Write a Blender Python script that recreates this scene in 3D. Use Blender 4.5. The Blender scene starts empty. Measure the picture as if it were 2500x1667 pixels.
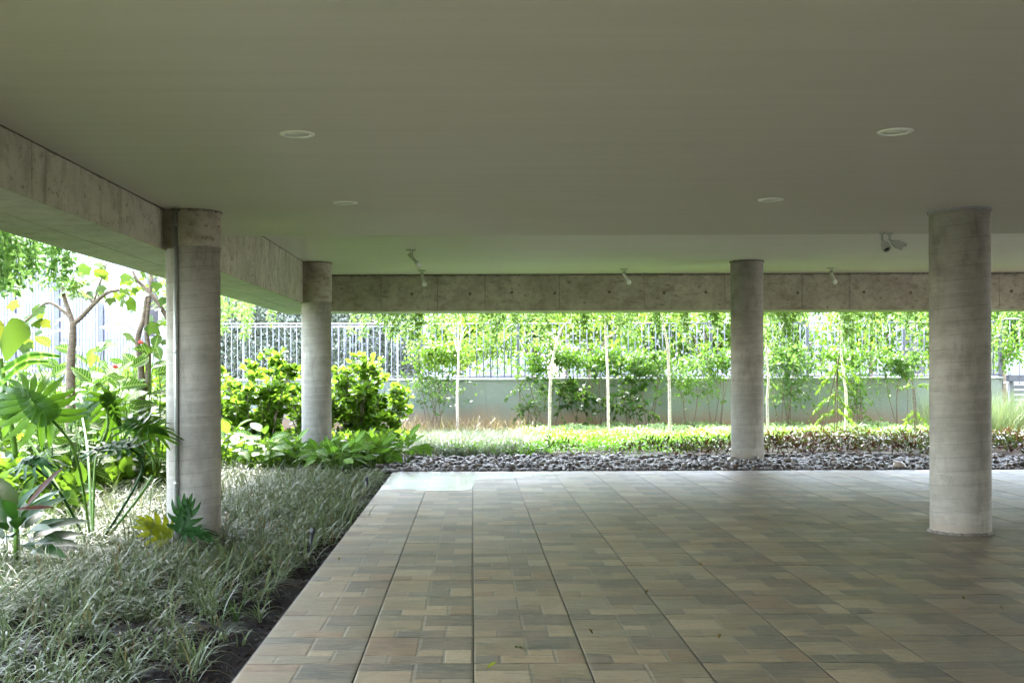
import bpy, bmesh, math, random
import numpy as np
from mathutils import Vector, Matrix

# ------------------------------------------------------------------ camera, sky, sun, exposure
random.seed(7); RNG = np.random.default_rng(7)
S = bpy.context.scene
COL = S.collection
EYE = 1.55
cam_d = bpy.data.cameras.new('camera'); cam = bpy.data.objects.new('camera', cam_d); COL.objects.link(cam)
cam_d.sensor_width = 36; cam_d.lens = 2820/2500*36
cam_d.shift_x = (1250-1153)/2500; cam_d.shift_y = (900-833.5)/2500
cam_d.clip_end = 2000; cam_d.clip_start = .05
cam.matrix_world = Matrix.Translation((0, 0, EYE)) @ Matrix.Rotation(math.radians(90), 4, 'X') @ Matrix.Rotation(math.radians(-.2), 4, 'Z')
S.camera = cam

SUN_EL, SUN_AZ = math.radians(47), math.radians(-12)      # sun stands high, ahead and to the left
W = bpy.data.worlds.new('World'); S.world = W; W.use_nodes = True
wn = W.node_tree; wn.nodes.clear()
sky = wn.nodes.new('ShaderNodeTexSky'); sky.sky_type = 'NISHITA'; sky.sun_disc = False
sky.sun_elevation = SUN_EL; sky.sun_rotation = SUN_AZ; sky.air_density = 1.0; sky.dust_density = 1.0; sky.ozone_density = 1.0
hsv = wn.nodes.new('ShaderNodeHueSaturation'); hsv.inputs['Saturation'].default_value = .6
bgn = wn.nodes.new('ShaderNodeBackground'); bgn.inputs[1].default_value = .15
won = wn.nodes.new('ShaderNodeOutputWorld')
wn.links.new(sky.outputs[0], hsv.inputs['Color']); wn.links.new(hsv.outputs[0], bgn.inputs[0]); wn.links.new(bgn.outputs[0], won.inputs[0])
sun_d = bpy.data.lights.new('sun', 'SUN'); sun_d.energy = 2.0; sun_d.angle = math.radians(12); sun_d.color = (1, .97, .93)
sun = bpy.data.objects.new('sun', sun_d); COL.objects.link(sun)
sv = Vector((math.sin(SUN_AZ)*math.cos(SUN_EL), math.cos(SUN_AZ)*math.cos(SUN_EL), math.sin(SUN_EL)))
sun.rotation_euler = sv.to_track_quat('Z', 'Y').to_euler(); sun.location = sv*60
S.view_settings.view_transform = 'Standard'; S.view_settings.look = 'None'
S.view_settings.exposure = 4.65; S.view_settings.gamma = 1; S.view_settings.use_curve_mapping = False
S.render.engine = 'CYCLES'
cy = S.cycles; cy.max_bounces = 9; cy.diffuse_bounces = 6; cy.glossy_bounces = 4; cy.transmission_bounces = 6; cy.transparent_max_bounces = 8
cy.use_adaptive_sampling = True; cy.adaptive_threshold = .02; cy.use_denoising = True; cy.sample_clamp_indirect = 6; cy.caustics_reflective = False; cy.caustics_refractive = False

# ------------------------------------------------------------------ helpers
def P(x, y, Y):                     # photo pixel (2500 wide) at depth Y -> place
    return Vector(((x-1153)/2820*Y, Y, EYE-(y-900)/2820*Y))

def setp(o, label=None, cat=None, group=None, kind=None):
    if label: o['label'] = label
    if cat: o['category'] = cat
    if group: o['group'] = group
    if kind: o['kind'] = kind
    return o

def thing(name, label, cat, loc=(0, 0, 0), group=None):
    e = bpy.data.objects.new(name, None); COL.objects.link(e); e.location = loc; e.empty_display_size = .1
    return setp(e, label, cat, group)

def mesh_np(name, V, F, C=None, smooth=False):
    V = np.asarray(V, np.float32); F = np.asarray(F, np.int32)
    me = bpy.data.meshes.new(name); n, k = F.shape
    me.vertices.add(len(V)); me.vertices.foreach_set('co', V.ravel())
    me.loops.add(n*k); me.loops.foreach_set('vertex_index', F.ravel())
    me.polygons.add(n); me.polygons.foreach_set('loop_start', np.arange(0, n*k, k, dtype=np.int32))
    me.update(calc_edges=True)
    if smooth: me.polygons.foreach_set('use_smooth', np.ones(n, bool))
    if C is not None:
        a = me.color_attributes.new('Col', 'FLOAT_COLOR', 'POINT')
        cc = np.ones((len(V), 4), np.float32); cc[:, :3] = C; a.data.foreach_set('color', cc.ravel())
    me.validate()
    return me

def link(name, me, mat=None, parent=None, loc=None):
    o = bpy.data.objects.new(name, me); COL.objects.link(o)
    if mat is not None:
        if len(me.materials) == 0: me.materials.append(mat)
    if loc is not None: o.location = loc
    if parent is not None:
        o.parent = parent
        o.matrix_parent_inverse = Matrix.Translation(-Vector(parent.location))
    return o

class MB:                           # collects boxes, tubes, lathes; one mesh object
    def __init__(s): s.v = []; s.f = []; s.sm = []
    def add(s, V, F, smooth=False):
        b = len(s.v); s.v += [tuple(p) for p in V]; s.f += [tuple(i+b for i in f) for f in F]; s.sm += [smooth]*len(F); return s
    def box(s, a, b, bev=0):
        x0, y0, z0 = a; x1, y1, z1 = b
        if bev <= 0:
            V = [(x0,y0,z0),(x1,y0,z0),(x1,y1,z0),(x0,y1,z0),(x0,y0,z1),(x1,y0,z1),(x1,y1,z1),(x0,y1,z1)]
            return s.add(V, [(0,3,2,1),(4,5,6,7),(0,1,5,4),(1,2,6,5),(2,3,7,6),(3,0,4,7)])
        bm = bmesh.new(); bmesh.ops.create_cube(bm, size=1)
        for v in bm.verts:
            v.co = Vector(((x0+x1)/2+v.co.x*(x1-x0), (y0+y1)/2+v.co.y*(y1-y0), (z0+z1)/2+v.co.z*(z1-z0)))
        bmesh.ops.bevel(bm, geom=bm.edges[:], offset=bev, segments=1, affect='EDGES')
        bm.verts.index_update(); V = [v.co.copy() for v in bm.verts]; F = [[v.index for v in f.verts] for f in bm.faces]; bm.free()
        return s.add(V, F)
    def tube(s, pts, rad, n=8, cap=True):
        V, F = tube(pts, rad, n, cap); return s.add(V, F, True)
    def lathe(s, prof, c=(0, 0, 0), n=24, axis=None):
        V = []; F = []
        for r, z in prof:
            for i in range(n):
                a = 2*math.pi*i/n; V.append(Vector((r*math.cos(a), r*math.sin(a), z)))
        for j in range(len(prof)-1):
            for i in range(n): F.append((j*n+i, j*n+(i+1) % n, (j+1)*n+(i+1) % n, (j+1)*n+i))
        if prof[0][0] > 1e-5: F.append(tuple(range(n-1, -1, -1)))
        if prof[-1][0] > 1e-5: F.append(tuple((len(prof)-1)*n+i for i in range(n)))
        if axis is not None:
            q = Vector(axis).to_track_quat('Z', 'Y'); V = [q @ v for v in V]
        V = [v+Vector(c) for v in V]
        return s.add(V, F, True)
    def mesh(s, name):
        me = bpy.data.meshes.new(name); me.from_pydata(s.v, [], s.f); me.validate(); me.update()
        if len(s.sm) == len(me.polygons): me.polygons.foreach_set('use_smooth', s.sm)
        return me
    def build(s, name, mat, parent=None, loc=None): return link(name, s.mesh(name), mat, parent, loc)

def autosmooth(o, deg=35):
    me = o.data
    bm = bmesh.new(); bm.from_mesh(me)
    for e in bm.edges:
        if len(e.link_faces) == 2 and e.calc_face_angle(0) > math.radians(deg): e.smooth = False
    bm.to_mesh(me); bm.free()

def tube(pts, rad, n=8, cap=True):
    pts = [Vector(p) for p in pts]; m = len(pts)
    if not hasattr(rad, '__len__'): rad = [rad]*m
    V = []; F = []; up = Vector((.137, .31, .94)).normalized()
    for j, p in enumerate(pts):
        t = (pts[min(j+1, m-1)]-pts[max(j-1, 0)]).normalized()
        if abs(t.dot(up)) > .98: up = Vector((1, .1, .05)).normalized()
        a = t.cross(up).normalized(); b = t.cross(a).normalized()
        for i in range(n):
            an = 2*math.pi*i/n; V.append(p+a*(rad[j]*math.cos(an))+b*(rad[j]*math.sin(an)))
    for j in range(m-1):
        for i in range(n): F.append((j*n+i, j*n+(i+1) % n, (j+1)*n+(i+1) % n, (j+1)*n+i))
    if cap: F.append(tuple(range(n-1, -1, -1))); F.append(tuple((m-1)*n+i for i in range(n)))
    return V, F

def spline(pts, k=6):               # Catmull-Rom through points
    pts = [Vector(p) for p in pts]; out = []
    for i in range(len(pts)-1):
        p0 = pts[max(i-1, 0)]; p1 = pts[i]; p2 = pts[i+1]; p3 = pts[min(i+2, len(pts)-1)]
        for j in range(k):
            t = j/k
            out.append(.5*((2*p1)+(p2-p0)*t+(2*p0-5*p1+4*p2-p3)*t*t+(3*p1-p0-3*p2+p3)*t**3))
    out.append(pts[-1]); return out

# ---- node materials
class Mat:
    def __init__(s, name):
        s.m = bpy.data.materials.new(name); s.m.use_nodes = True; s.t = s.m.node_tree; s.t.nodes.clear()
        s.o = s.t.nodes.new('ShaderNodeOutputMaterial')
    def n(s, typ, props=None, **ins):
        nd = s.t.nodes.new('ShaderNode'+typ)
        for k, v in (props or {}).items(): setattr(nd, k, v)
        for k, v in ins.items():
            if k[0] == 'i' and k[1:].isdigit(): sk = nd.inputs[int(k[1:])]
            else: sk = nd.inputs[k.replace('_', ' ')]
            s.set(sk, v)
        return nd
    def set(s, sk, v):
        if isinstance(v, bpy.types.NodeSocket): s.t.links.new(v, sk)
        elif isinstance(v, bpy.types.Node): s.t.links.new(v.outputs[0], sk)
        elif hasattr(v, '__len__') and len(v) == 3 and sk.type == 'RGBA': sk.default_value = (*v, 1)
        else: sk.default_value = v
    def math(s, op, a, b=0.0, c=0.0): return s.n('Math', {'operation': op}, i0=a, i1=b, i2=c).outputs[0]
    def mix(s, f, a, b, blend='MIX'):
        nd = s.t.nodes.new('ShaderNodeMix'); nd.data_type = 'RGBA'; nd.blend_type = blend
        s.set(nd.inputs[0], f); s.set(nd.inputs[6], a); s.set(nd.inputs[7], b); return nd.outputs[2]
    def ramp(s, f, lo, hi, a=0.0, b=1.0):
        nd = s.n('MapRange', None, i0=f, i1=lo, i2=hi, i3=a, i4=b); nd.clamp = True; return nd.outputs[0]
    def coord(s, which='Object', scale=(1, 1, 1), loc=(0, 0, 0), rot=(0, 0, 0)):
        tc = s.n('TexCoord'); return s.n('Mapping', None, Vector=tc.outputs[which], Scale=scale, Location=loc, Rotation=rot).outputs[0]
    def noise(s, vec, scale, detail=4, rough=.55, dist=0.0):
        return s.n('TexNoise', None, Vector=vec, Scale=scale, Detail=detail, Roughness=rough, Distortion=dist).outputs[0]
    def attr(s, name='Col'): return s.n('Attribute', {'attribute_name': name}).outputs[0]
    def rnd(s): return s.n('ObjectInfo').outputs['Random']
    def bump(s, h, strength=.3, dist=.01): return s.n('Bump', None, Height=h, Strength=strength, Distance=dist).outputs[0]
    def bsdf(s, **k): return s.n('BsdfPrincipled', None, **k)
    def end(s, sh): s.t.links.new(sh.outputs[0] if isinstance(sh, bpy.types.Node) else sh, s.o.inputs[0]); return s.m

def simple(name, col, rough=.5, metal=0.0, var=.0, spec=.5):
    m = Mat(name); c = m.coord()
    nz = m.noise(c, 14, 3); base = m.mix(m.ramp(nz, .3, .7), [x*(1-var) for x in col], [min(1, x*(1+var)) for x in col])
    b = m.bsdf(Base_Color=base, Roughness=rough, Metallic=metal); b.inputs['Specular IOR Level'].default_value = spec
    return m.end(b)

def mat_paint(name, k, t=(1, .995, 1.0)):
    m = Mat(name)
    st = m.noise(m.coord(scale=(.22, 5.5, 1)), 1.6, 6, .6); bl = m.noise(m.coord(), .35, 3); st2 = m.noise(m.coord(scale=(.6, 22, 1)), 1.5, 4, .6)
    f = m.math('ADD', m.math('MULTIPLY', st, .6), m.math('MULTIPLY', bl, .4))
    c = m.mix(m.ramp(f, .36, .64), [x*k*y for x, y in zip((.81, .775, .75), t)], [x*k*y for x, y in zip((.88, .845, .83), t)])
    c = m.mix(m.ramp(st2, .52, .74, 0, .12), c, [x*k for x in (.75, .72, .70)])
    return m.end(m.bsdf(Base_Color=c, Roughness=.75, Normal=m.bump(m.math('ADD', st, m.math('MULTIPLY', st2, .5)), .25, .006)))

def mat_concrete(name, lo, hi, stain, pits=.35, stripes=0.0, dirt_z=None, helix=False, streak=(1, 1, .25)):
    m = Mat(name); o = m.coord()
    big = m.noise(o, 1.3, 5, .6); med = m.noise(o, 7, 6, .65); fine = m.noise(o, 60, 3, .6); stk = m.noise(m.coord(scale=streak), 5, 5, .65)
    c = m.mix(m.ramp(big, .32, .68), lo, hi)
    c = m.mix(m.ramp(med, .45, .75, 0, .65), c, stain)
    c = m.mix(m.ramp(stk, .54, .70, 0, .75), c, stain)
    vor = m.n('TexVoronoi', None, Vector=m.coord(loc=(3, 1, 2)), Scale=26.0).outputs[0]
    gate = m.ramp(m.noise(m.coord(loc=(9, 4, 7)), 3.5, 4, .7), .5, .62)
    pit = m.math('MULTIPLY', m.ramp(vor, .09, .17, 1, 0), gate)
    c = m.mix(m.math('MULTIPLY', pit, pits), c, [x*.35 for x in stain])
    c = m.mix(m.ramp(fine, .35, .7, 0, .22), c, [x*.8 for x in hi])
    spk = m.noise(m.coord(scale=(.7, .7, 1.5), loc=(4, 8, 1)), 12, 6, .78); c = m.mix(m.ramp(spk, .57, .66, 0, .85*pits), c, [x*.55 for x in stain])
    h = m.math('SUBTRACT', m.math('ADD', m.math('MULTIPLY', med, .6), m.math('MULTIPLY', fine, .25)), m.math('MULTIPLY', pit, .8))
    if helix:
        sp = m.n('SeparateXYZ', None, Vector=m.n('TexCoord').outputs['Object'])
        ang = m.math('DIVIDE', m.math('ARCTAN2', sp.outputs[1], sp.outputs[0]), 2*math.pi)
        wob = m.math('MULTIPLY', m.math('SUBTRACT', m.noise(o, 2.2, 2), .5), .12)
        u = m.math('ADD', m.math('SUBTRACT', m.math('DIVIDE', sp.outputs[2], .126), ang), wob)
        d = m.math('ABSOLUTE', m.math('SUBTRACT', m.math('FRACT', u), .5))
        brk = m.ramp(m.noise(m.coord(scale=(1, 1, 3)), 2.5, 3), .35, .65, .1, 1)
        line = m.math('MULTIPLY', m.ramp(d, .468, .49), brk)
        band = m.n('TexWhiteNoise', {'noise_dimensions': '1D'}, W=m.math('FLOOR', u)).outputs[0]
        c = m.mix(m.ramp(band, 0, 1, 0, .18), c, [x*.72 for x in lo])
        soft = m.noise(m.coord(scale=(.5, .5, 7)), 4, 4, .6)
        c = m.mix(m.ramp(soft, .5, .72, 0, .22), c, [min(1, x*1.25) for x in hi])
        c = m.mix(m.math('MULTIPLY', line, .5), c, [x*.45 for x in stain])
        h = m.math('SUBTRACT', h, m.math('MULTIPLY', line, 1.2))
    if dirt_z is not None:
        sp = m.n('SeparateXYZ', None, Vector=m.n('TexCoord').outputs['Object'])
        f = m.math('ADD', m.math('SUBTRACT', sp.outputs[2], dirt_z), m.math('MULTIPLY', m.math('SUBTRACT', m.noise(o, 3, 4, .7), .5), .45))
        c = m.mix(m.ramp(f, 0, .16, .45, 0), c, (.22, .15, .10))
    return m.end(m.bsdf(Base_Color=c, Roughness=.82, Normal=m.bump(h, .35, .008)))

def mat_tile():
    m = Mat('stone_tile')
    tc = m.n('TexCoord'); oi = m.n('ObjectInfo'); g = m.n('NewGeometry')
    pos = g.outputs['Position']
    st = m.noise(m.n('Mapping', None, Vector=pos, Scale=(1, 7, 1)).outputs[0], 7, 7, .68, .6)
    fi = m.noise(m.n('Mapping', None, Vector=pos, Scale=(1, 4, 1)).outputs[0], 38, 5, .7)
    bl = m.noise(pos, 3.2, 3)
    c = m.attr()
    c = m.mix(m.ramp(st, .48, .58, .0, .75), c, m.mix(.5, c, (.36, .31, .215)))
    c = m.mix(m.ramp(st, .47, .38, 0, .9), c, m.mix(.75, c, (.05, .045, .035)))
    c = m.mix(m.ramp(fi, .50, .66, 0, .6), c, (.085, .07, .05))
    dirt = m.noise(pos, .7, 5, .65); c = m.mix(m.ramp(dirt, .48, .66, 0, .45), c, (.09, .075, .055))
    c = m.mix(m.ramp(bl, .45, .7, 0, .3), c, (.27, .17, .10), 'MIX')
    ro = m.ramp(m.math('ADD', st, m.math('MULTIPLY', m.noise(pos, 1.1, 3), .6)), .5, 1.1, .30, .56)
    h = m.math('ADD', st, m.math('MULTIPLY', fi, .4))
    b_ = m.bsdf(Base_Color=c, Roughness=ro, Normal=m.bump(h, .75, .006)); b_.inputs['Specular IOR Level'].default_value = .3
    return m.end(b_)

def mat_soil():
    m = Mat('wet_soil'); o = m.coord()
    a = m.noise(o, 5, 8, .7); b = m.noise(o, 45, 4, .7)
    c = m.mix(m.ramp(a, .35, .65), (.005, .003, .002), (.014, .008, .005)); c = m.mix(m.ramp(b, .55, .75), c, (.028, .017, .011))
    wet = m.ramp(m.noise(m.coord(loc=(5, 3, 0)), 1.8, 5, .6), .50, .60, .85, .30)
    h = m.math('ADD', a, m.math('MULTIPLY', b, .6))
    b_ = m.bsdf(Base_Color=c, Roughness=wet, Normal=m.bump(h, 1.0, .06)); b_.inputs['Specular IOR Level'].default_value = .06
    return m.end(b_)

def mat_leaf(name, c0, c1, tr=(.30, .55, .06), trf=.45, rough=.38, attr=False, veins=False, spec=.14, yellow=None, k=(.62, .68, .42)):
    m = Mat(name); tr = [a*b for a, b in zip(tr, k)]
    if attr: c = m.attr()
    else:
        c = m.mix(m.rnd(), c0, c1)
        if yellow: c = m.mix(m.math('GREATER_THAN', m.rnd(), .93), c, yellow)
    c = m.mix(1.0, c, k, 'MULTIPLY')
    nz = m.noise(m.coord(), 9, 3)
    c = m.mix(m.ramp(nz, .35, .7, 0, .3), c, m.mix(.6, c, (.02, .04, .01)))
    nrm = None
    if veins:
        sp = m.n('SeparateXYZ', None, Vector=m.n('TexCoord').outputs['Object'])
        ax = m.math('ABSOLUTE', sp.outputs[0])
        w = m.math('FRACT', m.math('MULTIPLY', m.math('SUBTRACT', sp.outputs[1], m.math('MULTIPLY', ax, .75)), veins))
        ln = m.math('MAXIMUM', m.ramp(m.math('ABSOLUTE', m.math('SUBTRACT', w, .5)), .34, .44), m.ramp(ax, .012, .03, 1, 0))
        c = m.mix(m.math('MULTIPLY', ln, .8), c, m.mix(.75, c, (.42, .58, .10)))
        nrm = m.bump(ln, .4, .01)
    b = m.bsdf(Base_Color=c, Roughness=rough)
    b.inputs['Specular IOR Level'].default_value = spec
    if nrm: m.set(b.inputs['Normal'], nrm)
    t = m.n('BsdfTranslucent', None, Color=m.mix(.62, m.mix(.0, c, c), tr) if not attr else m.mix(.45, c, tr))
    return m.end(m.n('MixShader', None, i0=trf, i1=b, i2=t))

def mat_bark(name, a, b, sc=12):
    m = Mat(name); nz = m.noise(m.coord(scale=(1, 1, 2.2)), sc, 6, .7); f = m.noise(m.coord(), 60, 3)
    c = m.mix(m.ramp(nz, .38, .62), a, b); c = m.mix(m.ramp(f, .6, .75, 0, .5), c, [x*.4 for x in a])
    return m.end(m.bsdf(Base_Color=c, Roughness=.85, Normal=m.bump(nz, .6, .01)))

def mat_wall():
    m = Mat('pebbledash'); o = m.coord()
    g = m.noise(o, 55, 4, .8); v = m.n('TexVoronoi', None, Vector=o, Scale=75.0).outputs['Color']
    big = m.noise(o, .9, 4)
    c = m.mix(m.ramp(big, .3, .7), (.12, .16, .13), (.19, .225, .19))
    c = m.mix(m.ramp(g, .45, .62, 0, .6), c, (.36, .37, .345)); c = m.mix(m.ramp(g, .42, .3, 0, .6), c, (.10, .12, .095))
    sp = m.n('SeparateXYZ', None, Vector=o)
    f = m.math('ADD', sp.outputs[2], m.math('MULTIPLY', m.math('SUBTRACT', m.noise(m.coord(loc=(2, 2, 2)), 1.1, 5, .65), .5), 1.0))
    c = m.mix(m.ramp(f, .12, .62, .85, 0), c, (.28, .155, .085))
    dr = m.noise(m.coord(scale=(3, 1, .12)), 2.5, 4, .6); c = m.mix(m.ramp(dr, .58, .75, 0, .4), c, (.11, .12, .10))
    return m.end(m.bsdf(Base_Color=c, Roughness=.95, Normal=m.bump(g, .7, .012)))

def mat_pebble():
    m = Mat('river_pebble'); g = m.n('NewGeometry').outputs['Position']
    c = m.attr(); nz = m.noise(g, 30, 4); c = m.mix(m.ramp(nz, .4, .7, 0, .5), c, m.mix(.7, c, (.03, .025, .025)))
    r = m.rnd(); c = m.mix(m.ramp(r, 0, 1, 0, .55), c, (.045, .037, .036))
    return m.end(m.bsdf(Base_Color=c, Roughness=m.ramp(nz, .3, .7, .22, .55), Normal=m.bump(nz, .2, .005)))

def mat_water():
    m = Mat('puddle_water')
    nb = m.bump(m.noise(m.coord(scale=(1, 3, 1)), 9, 3), .25, .01)
    fr = m.n('Fresnel', None, IOR=1.33, Normal=nb)
    g = m.n('BsdfGlossy', None, Color=(1, 1, 1), Roughness=.16, Normal=nb); t = m.n('BsdfTransparent', None, Color=(.82, .82, .8))
    return m.end(m.n('MixShader', None, i0=fr.outputs[0], i1=t, i2=g))

def simple_attr(name, rough=.6):
    m = Mat(name); b_ = m.bsdf(Base_Color=m.attr(), Roughness=.95); b_.inputs['Specular IOR Level'].default_value = .05
    return m.end(b_)
PAINT = mat_paint('ceiling_paint_dim', .88); PAINT_LIT = mat_paint('ceiling_paint_lit', 1.08, (1.02, .985, 1.1)); TILE = mat_tile(); SOIL = mat_soil(); WALLM = mat_wall(); PEB = mat_pebble(); WATER = mat_water()  # one ceiling paint in two tones; raised strip's copy lightened to look lit
CCOL = mat_concrete('column_concrete', (.20, .184, .155), (.325, .303, .262), (.14, .124, .10), .35, helix=True, dirt_z=.02)
CBEAM = mat_concrete('beam_concrete', (.40, .375, .295), (.57, .535, .44), (.22, .185, .13), 1.0)
CFAR = mat_concrete('stained_concrete', (.33, .285, .23), (.52, .465, .39), (.14, .11, .08), 1.0, streak=(.5, 1, .8))
CSOF = mat_concrete('soffit_concrete_lit', (.48, .475, .45), (.60, .59, .56), (.31, .30, .275), .4)  # lighter than the beam faces: light from the ground put into its colour
CCORE = simple('dark_joint_concrete', (.10, .09, .075), .95, var=.2)  # dark concrete core showing in the panel joints
GROUT = simple('grey_grout', (.13, .115, .095), .8, var=.3)
MORTAR = simple('dark_mortar', (.17, .15, .12), .95, var=.5)
RENDERW = simple('white_render', (.30, .295, .33), .9, var=.08)
STEEL = simple('grey_painted_steel', (.075, .08, .10), .5, .1, var=.1)
WSTEEL = simple('white_painted_steel', (.22, .225, .24), .5, .0, var=.05)
ALU = simple('brushed_aluminium', (.52, .51, .48), .38, .7, var=.1)
WPLAST = simple('white_plastic', (.92, .92, .90), .35)
GPLAST = simple('grey_plastic', (.42, .42, .41), .45)
BPLAST = simple('black_plastic', (.012, .012, .013), .4)
OPAL = simple('opal_glass', (.86, .86, .85), .2)
PIPE = simple('galvanised_pipe', (.34, .35, .33), .42, .55, var=.15)
BARKP = mat_bark('pale_bark', (.36, .29, .24), (.62, .55, .48)); BARKD = mat_bark('brown_bark', (.09, .065, .045), (.20, .15, .105))
STEMG = mat_leaf('green_stem', (.10, .20, .04), (.16, .26, .06), trf=.1)
ASPH = simple('asphalt', (.10, .10, .10), .9, var=.2)
GLASSD = simple('dark_window_glass', (.05, .06, .07), .08)

# ------------------------------------------------------------------ large structure
ZL, ZH, ZB = 3.02, 3.35, 2.65         # lower ceiling, raised ceiling, beam underside
BX0, BX1 = -3.72, -2.82               # left beam
FY0, FY1 = 22.0, 23.0                 # far beam
YSTEP = 12.75
def struct(o): return setp(o, kind='structure')
g = MB(); g.box((-300, -120, -1.5), (300, 500, -.16)); struct(g.build('ground', simple('rough_turf', (.06, .075, .03), .95, var=.35)))
g = MB(); g.box((-80, 29.6, -.158), (80, 33.2, .0), 0); struct(g.build('road', ASPH))
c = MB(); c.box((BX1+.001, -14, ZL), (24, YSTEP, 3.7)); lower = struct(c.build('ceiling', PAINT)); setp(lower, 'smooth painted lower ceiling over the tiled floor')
c = MB(); c.box((BX1+.001, YSTEP+.001, ZH), (24, FY0+.03, 3.7)); up = struct(c.build('ceiling', PAINT_LIT)); setp(up, 'raised painted ceiling strip in front of the far beam')
c = MB(); c.box((BX0-.1, -14, 3.702), (24, FY1+.1, 5)); struct(c.build('upper_storey', CSOF))
p_ = MB(); p_.box((-60, -70, -.158), (70, -14.02, -.02)); p_.box((24.02, -14.02, -.158), (70, 29.5, -.02)); struct(p_.build('bounce_paving', simple('bounce_paving_pale', (.30, .295, .285), .85, var=.08)))  # unseen pale ground added to bounce light in under the slab
c = MB(); c.box((BX0, -14.3, -.1), (24, -14.001, 3.69)); struct(c.build('light_block_back', simple('grey_render', (.45, .44, .43), .9, var=.08)))  # unseen wall added to cut the light from behind the camera
c = MB(); c.box((16, -13.99, -.013), (16.3, 8, ZL-.002)); struct(c.build('light_block_right', bpy.data.materials['grey_render']))  # unseen wall added to cut side light on the near part
p_ = MB(); p_.box((-18, 11.0, -.158), (-8.6, 28.5, -.05)); struct(p_.build('bounce_strip', simple('bounce_strip_pale', (.46, .45, .42), .9, var=.2)))  # pale strip hidden behind the shrubs, added to bounce sun into the left opening

# soil bed on the left, uneven
def terrain(name, x0, x1, y0, y1, st, z0, amp, mat, seed):
    nx = int((x1-x0)/st)+1; ny = int((y1-y0)/st)+1
    xs = np.linspace(x0, x1, nx); ys = np.linspace(y0, y1, ny); X, Y = np.meshgrid(xs, ys)
    r = np.random.default_rng(seed); Z = np.zeros_like(X)
    for k in range(26):
        f = r.uniform(1, 14); a = r.uniform(0, 6.28); Z += np.sin(f*(X*np.cos(a)+Y*np.sin(a))+r.uniform(0, 6.28))/(1+f*.35)
    Z = z0+amp*Z/3
    V = np.stack([X, Y, Z], -1).reshape(-1, 3); i = np.arange(nx*ny).reshape(ny, nx)
    F = np.stack([i[:-1, :-1], i[:-1, 1:], i[1:, 1:], i[1:, :-1]], -1).reshape(-1, 4)
    return struct(link(name, mesh_np(name, V, F, smooth=True), mat))
terrain('soil_bed', -14, -1.214, 2.5, 17.6, .05, -.075, .045, SOIL, 3)
terrain('garden_bed', -14, 16, 17.62, 27.78, .16, -.045, .03, SOIL, 4)

# tiled floor: slab, about 300 single tiles, the rest of the tiles joined
fl = MB(); fl.box((-1.212, -14, -.155), (24, 17.485, -.014)); floor = struct(fl.build('floor', GROUT))
PAL = [tuple(k_*.68*q_ for q_, b_, k_ in zip(c_, (.28, .225, .15), (1.1, 1.0, .86))) for c_ in [(.36, .285, .18), (.30, .25, .165), (.25, .225, .165), (.27, .185, .115), (.15, .14, .115), (.40, .34, .235), (.22, .18, .125), (.33, .27, .17)]]
STONES = [(0, .765, .49, 1), (0, .285, .49, .755), (0, 0, .235, .275), (.245, 0, .735, .275), (.50, .50, 1, 1), (.50, .285, .735, .49), (.745, 0, 1, .49)]
def tile_mesh(seed):
    r = random.Random(seed); V = []; F = []; C = []; T = .593
    def quad(pts, col):
        b = len(V); V.extend(pts); C.extend([col]*4); F.append((b, b+1, b+2, b+3))
    gr = (.19, .165, .115); z0 = -.0013
    quad([(0, 0, z0), (T, 0, z0), (T, T, z0), (0, T, z0)], gr)
    for a, b in (((0, 0), (T, 0)), ((T, 0), (T, T)), ((T, T), (0, T)), ((0, T), (0, 0))):
        quad([(a[0], a[1], -.0138), (b[0], b[1], -.0138), (b[0], b[1], z0), (a[0], a[1], z0)], (.045, .036, .028))
    for k, (x0, y0, x1, y1) in enumerate(STONES):
        col = PAL[r.choice([0, 1, 2, 3, 5, 6, 7, 1, 2])]
        if k == 4 and r.random() < .62: col = tuple(v*.85 for v in PAL[4])
        elif r.random() < .18: col = PAL[4]
        s = r.uniform(.80, 1.14); col = tuple(q*s for q in col)
        e = .003; x0, y0, x1, y1 = x0*T+e, y0*T+e, x1*T-e, y1*T-e; h = r.uniform(-.0004, .0004); d = .006
        o = [(x0, y0, z0), (x1, y0, z0), (x1, y1, z0), (x0, y1, z0)]; t = [(x0+d, y0+d, h), (x1-d, y0+d, h), (x1-d, y1-d, h), (x0+d, y1-d, h)]
        quad(t, col); lc = tuple(min(1, q*.9+.012) for q in col)
        for i in range(4): j = (i+1) % 4; quad([o[i], o[j], t[j], t[i]], lc)
    return V, F, C
NV = 26; TV = [tile_mesh(i+50) for i in range(NV)]; TM = []
for i, (V, F, C) in enumerate(TV):
    me = mesh_np('tile', V, F, np.array(C)); me.materials.append(TILE); TM.append(me)
rest = []; tr = random.Random(5); cnt = 0
Y0 = 6.083
for j in range(-33, 19):
    for i in range(-2, 40):
        x = i*.6+.0035; y = Y0+j*.6+.0035; k = tr.randrange(NV)
        xr = .4777*(y+.6)+.1
        if y > 4.8 and x < xr and cnt < 300:
            o = link('tile', TM[k], None, floor, (x, y, tr.uniform(-.0006, .0006))); cnt += 1
        elif i*.6 < 23.3: rest.append((x, y, k))
Vs = []; Fs = []; Cs = []; b = 0
for x, y, k in rest:
    V = np.array(TV[k][0])+np.array((x, y, 0)); Vs.append(V); Fs.append(np.array(TV[k][1])+b); Cs.append(np.array(TV[k][2])); b += len(V)
setp(link('tiles', mesh_np('tiles', np.vstack(Vs), np.vstack(Fs), np.vstack(Cs)), TILE, floor), kind='stuff')
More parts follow.
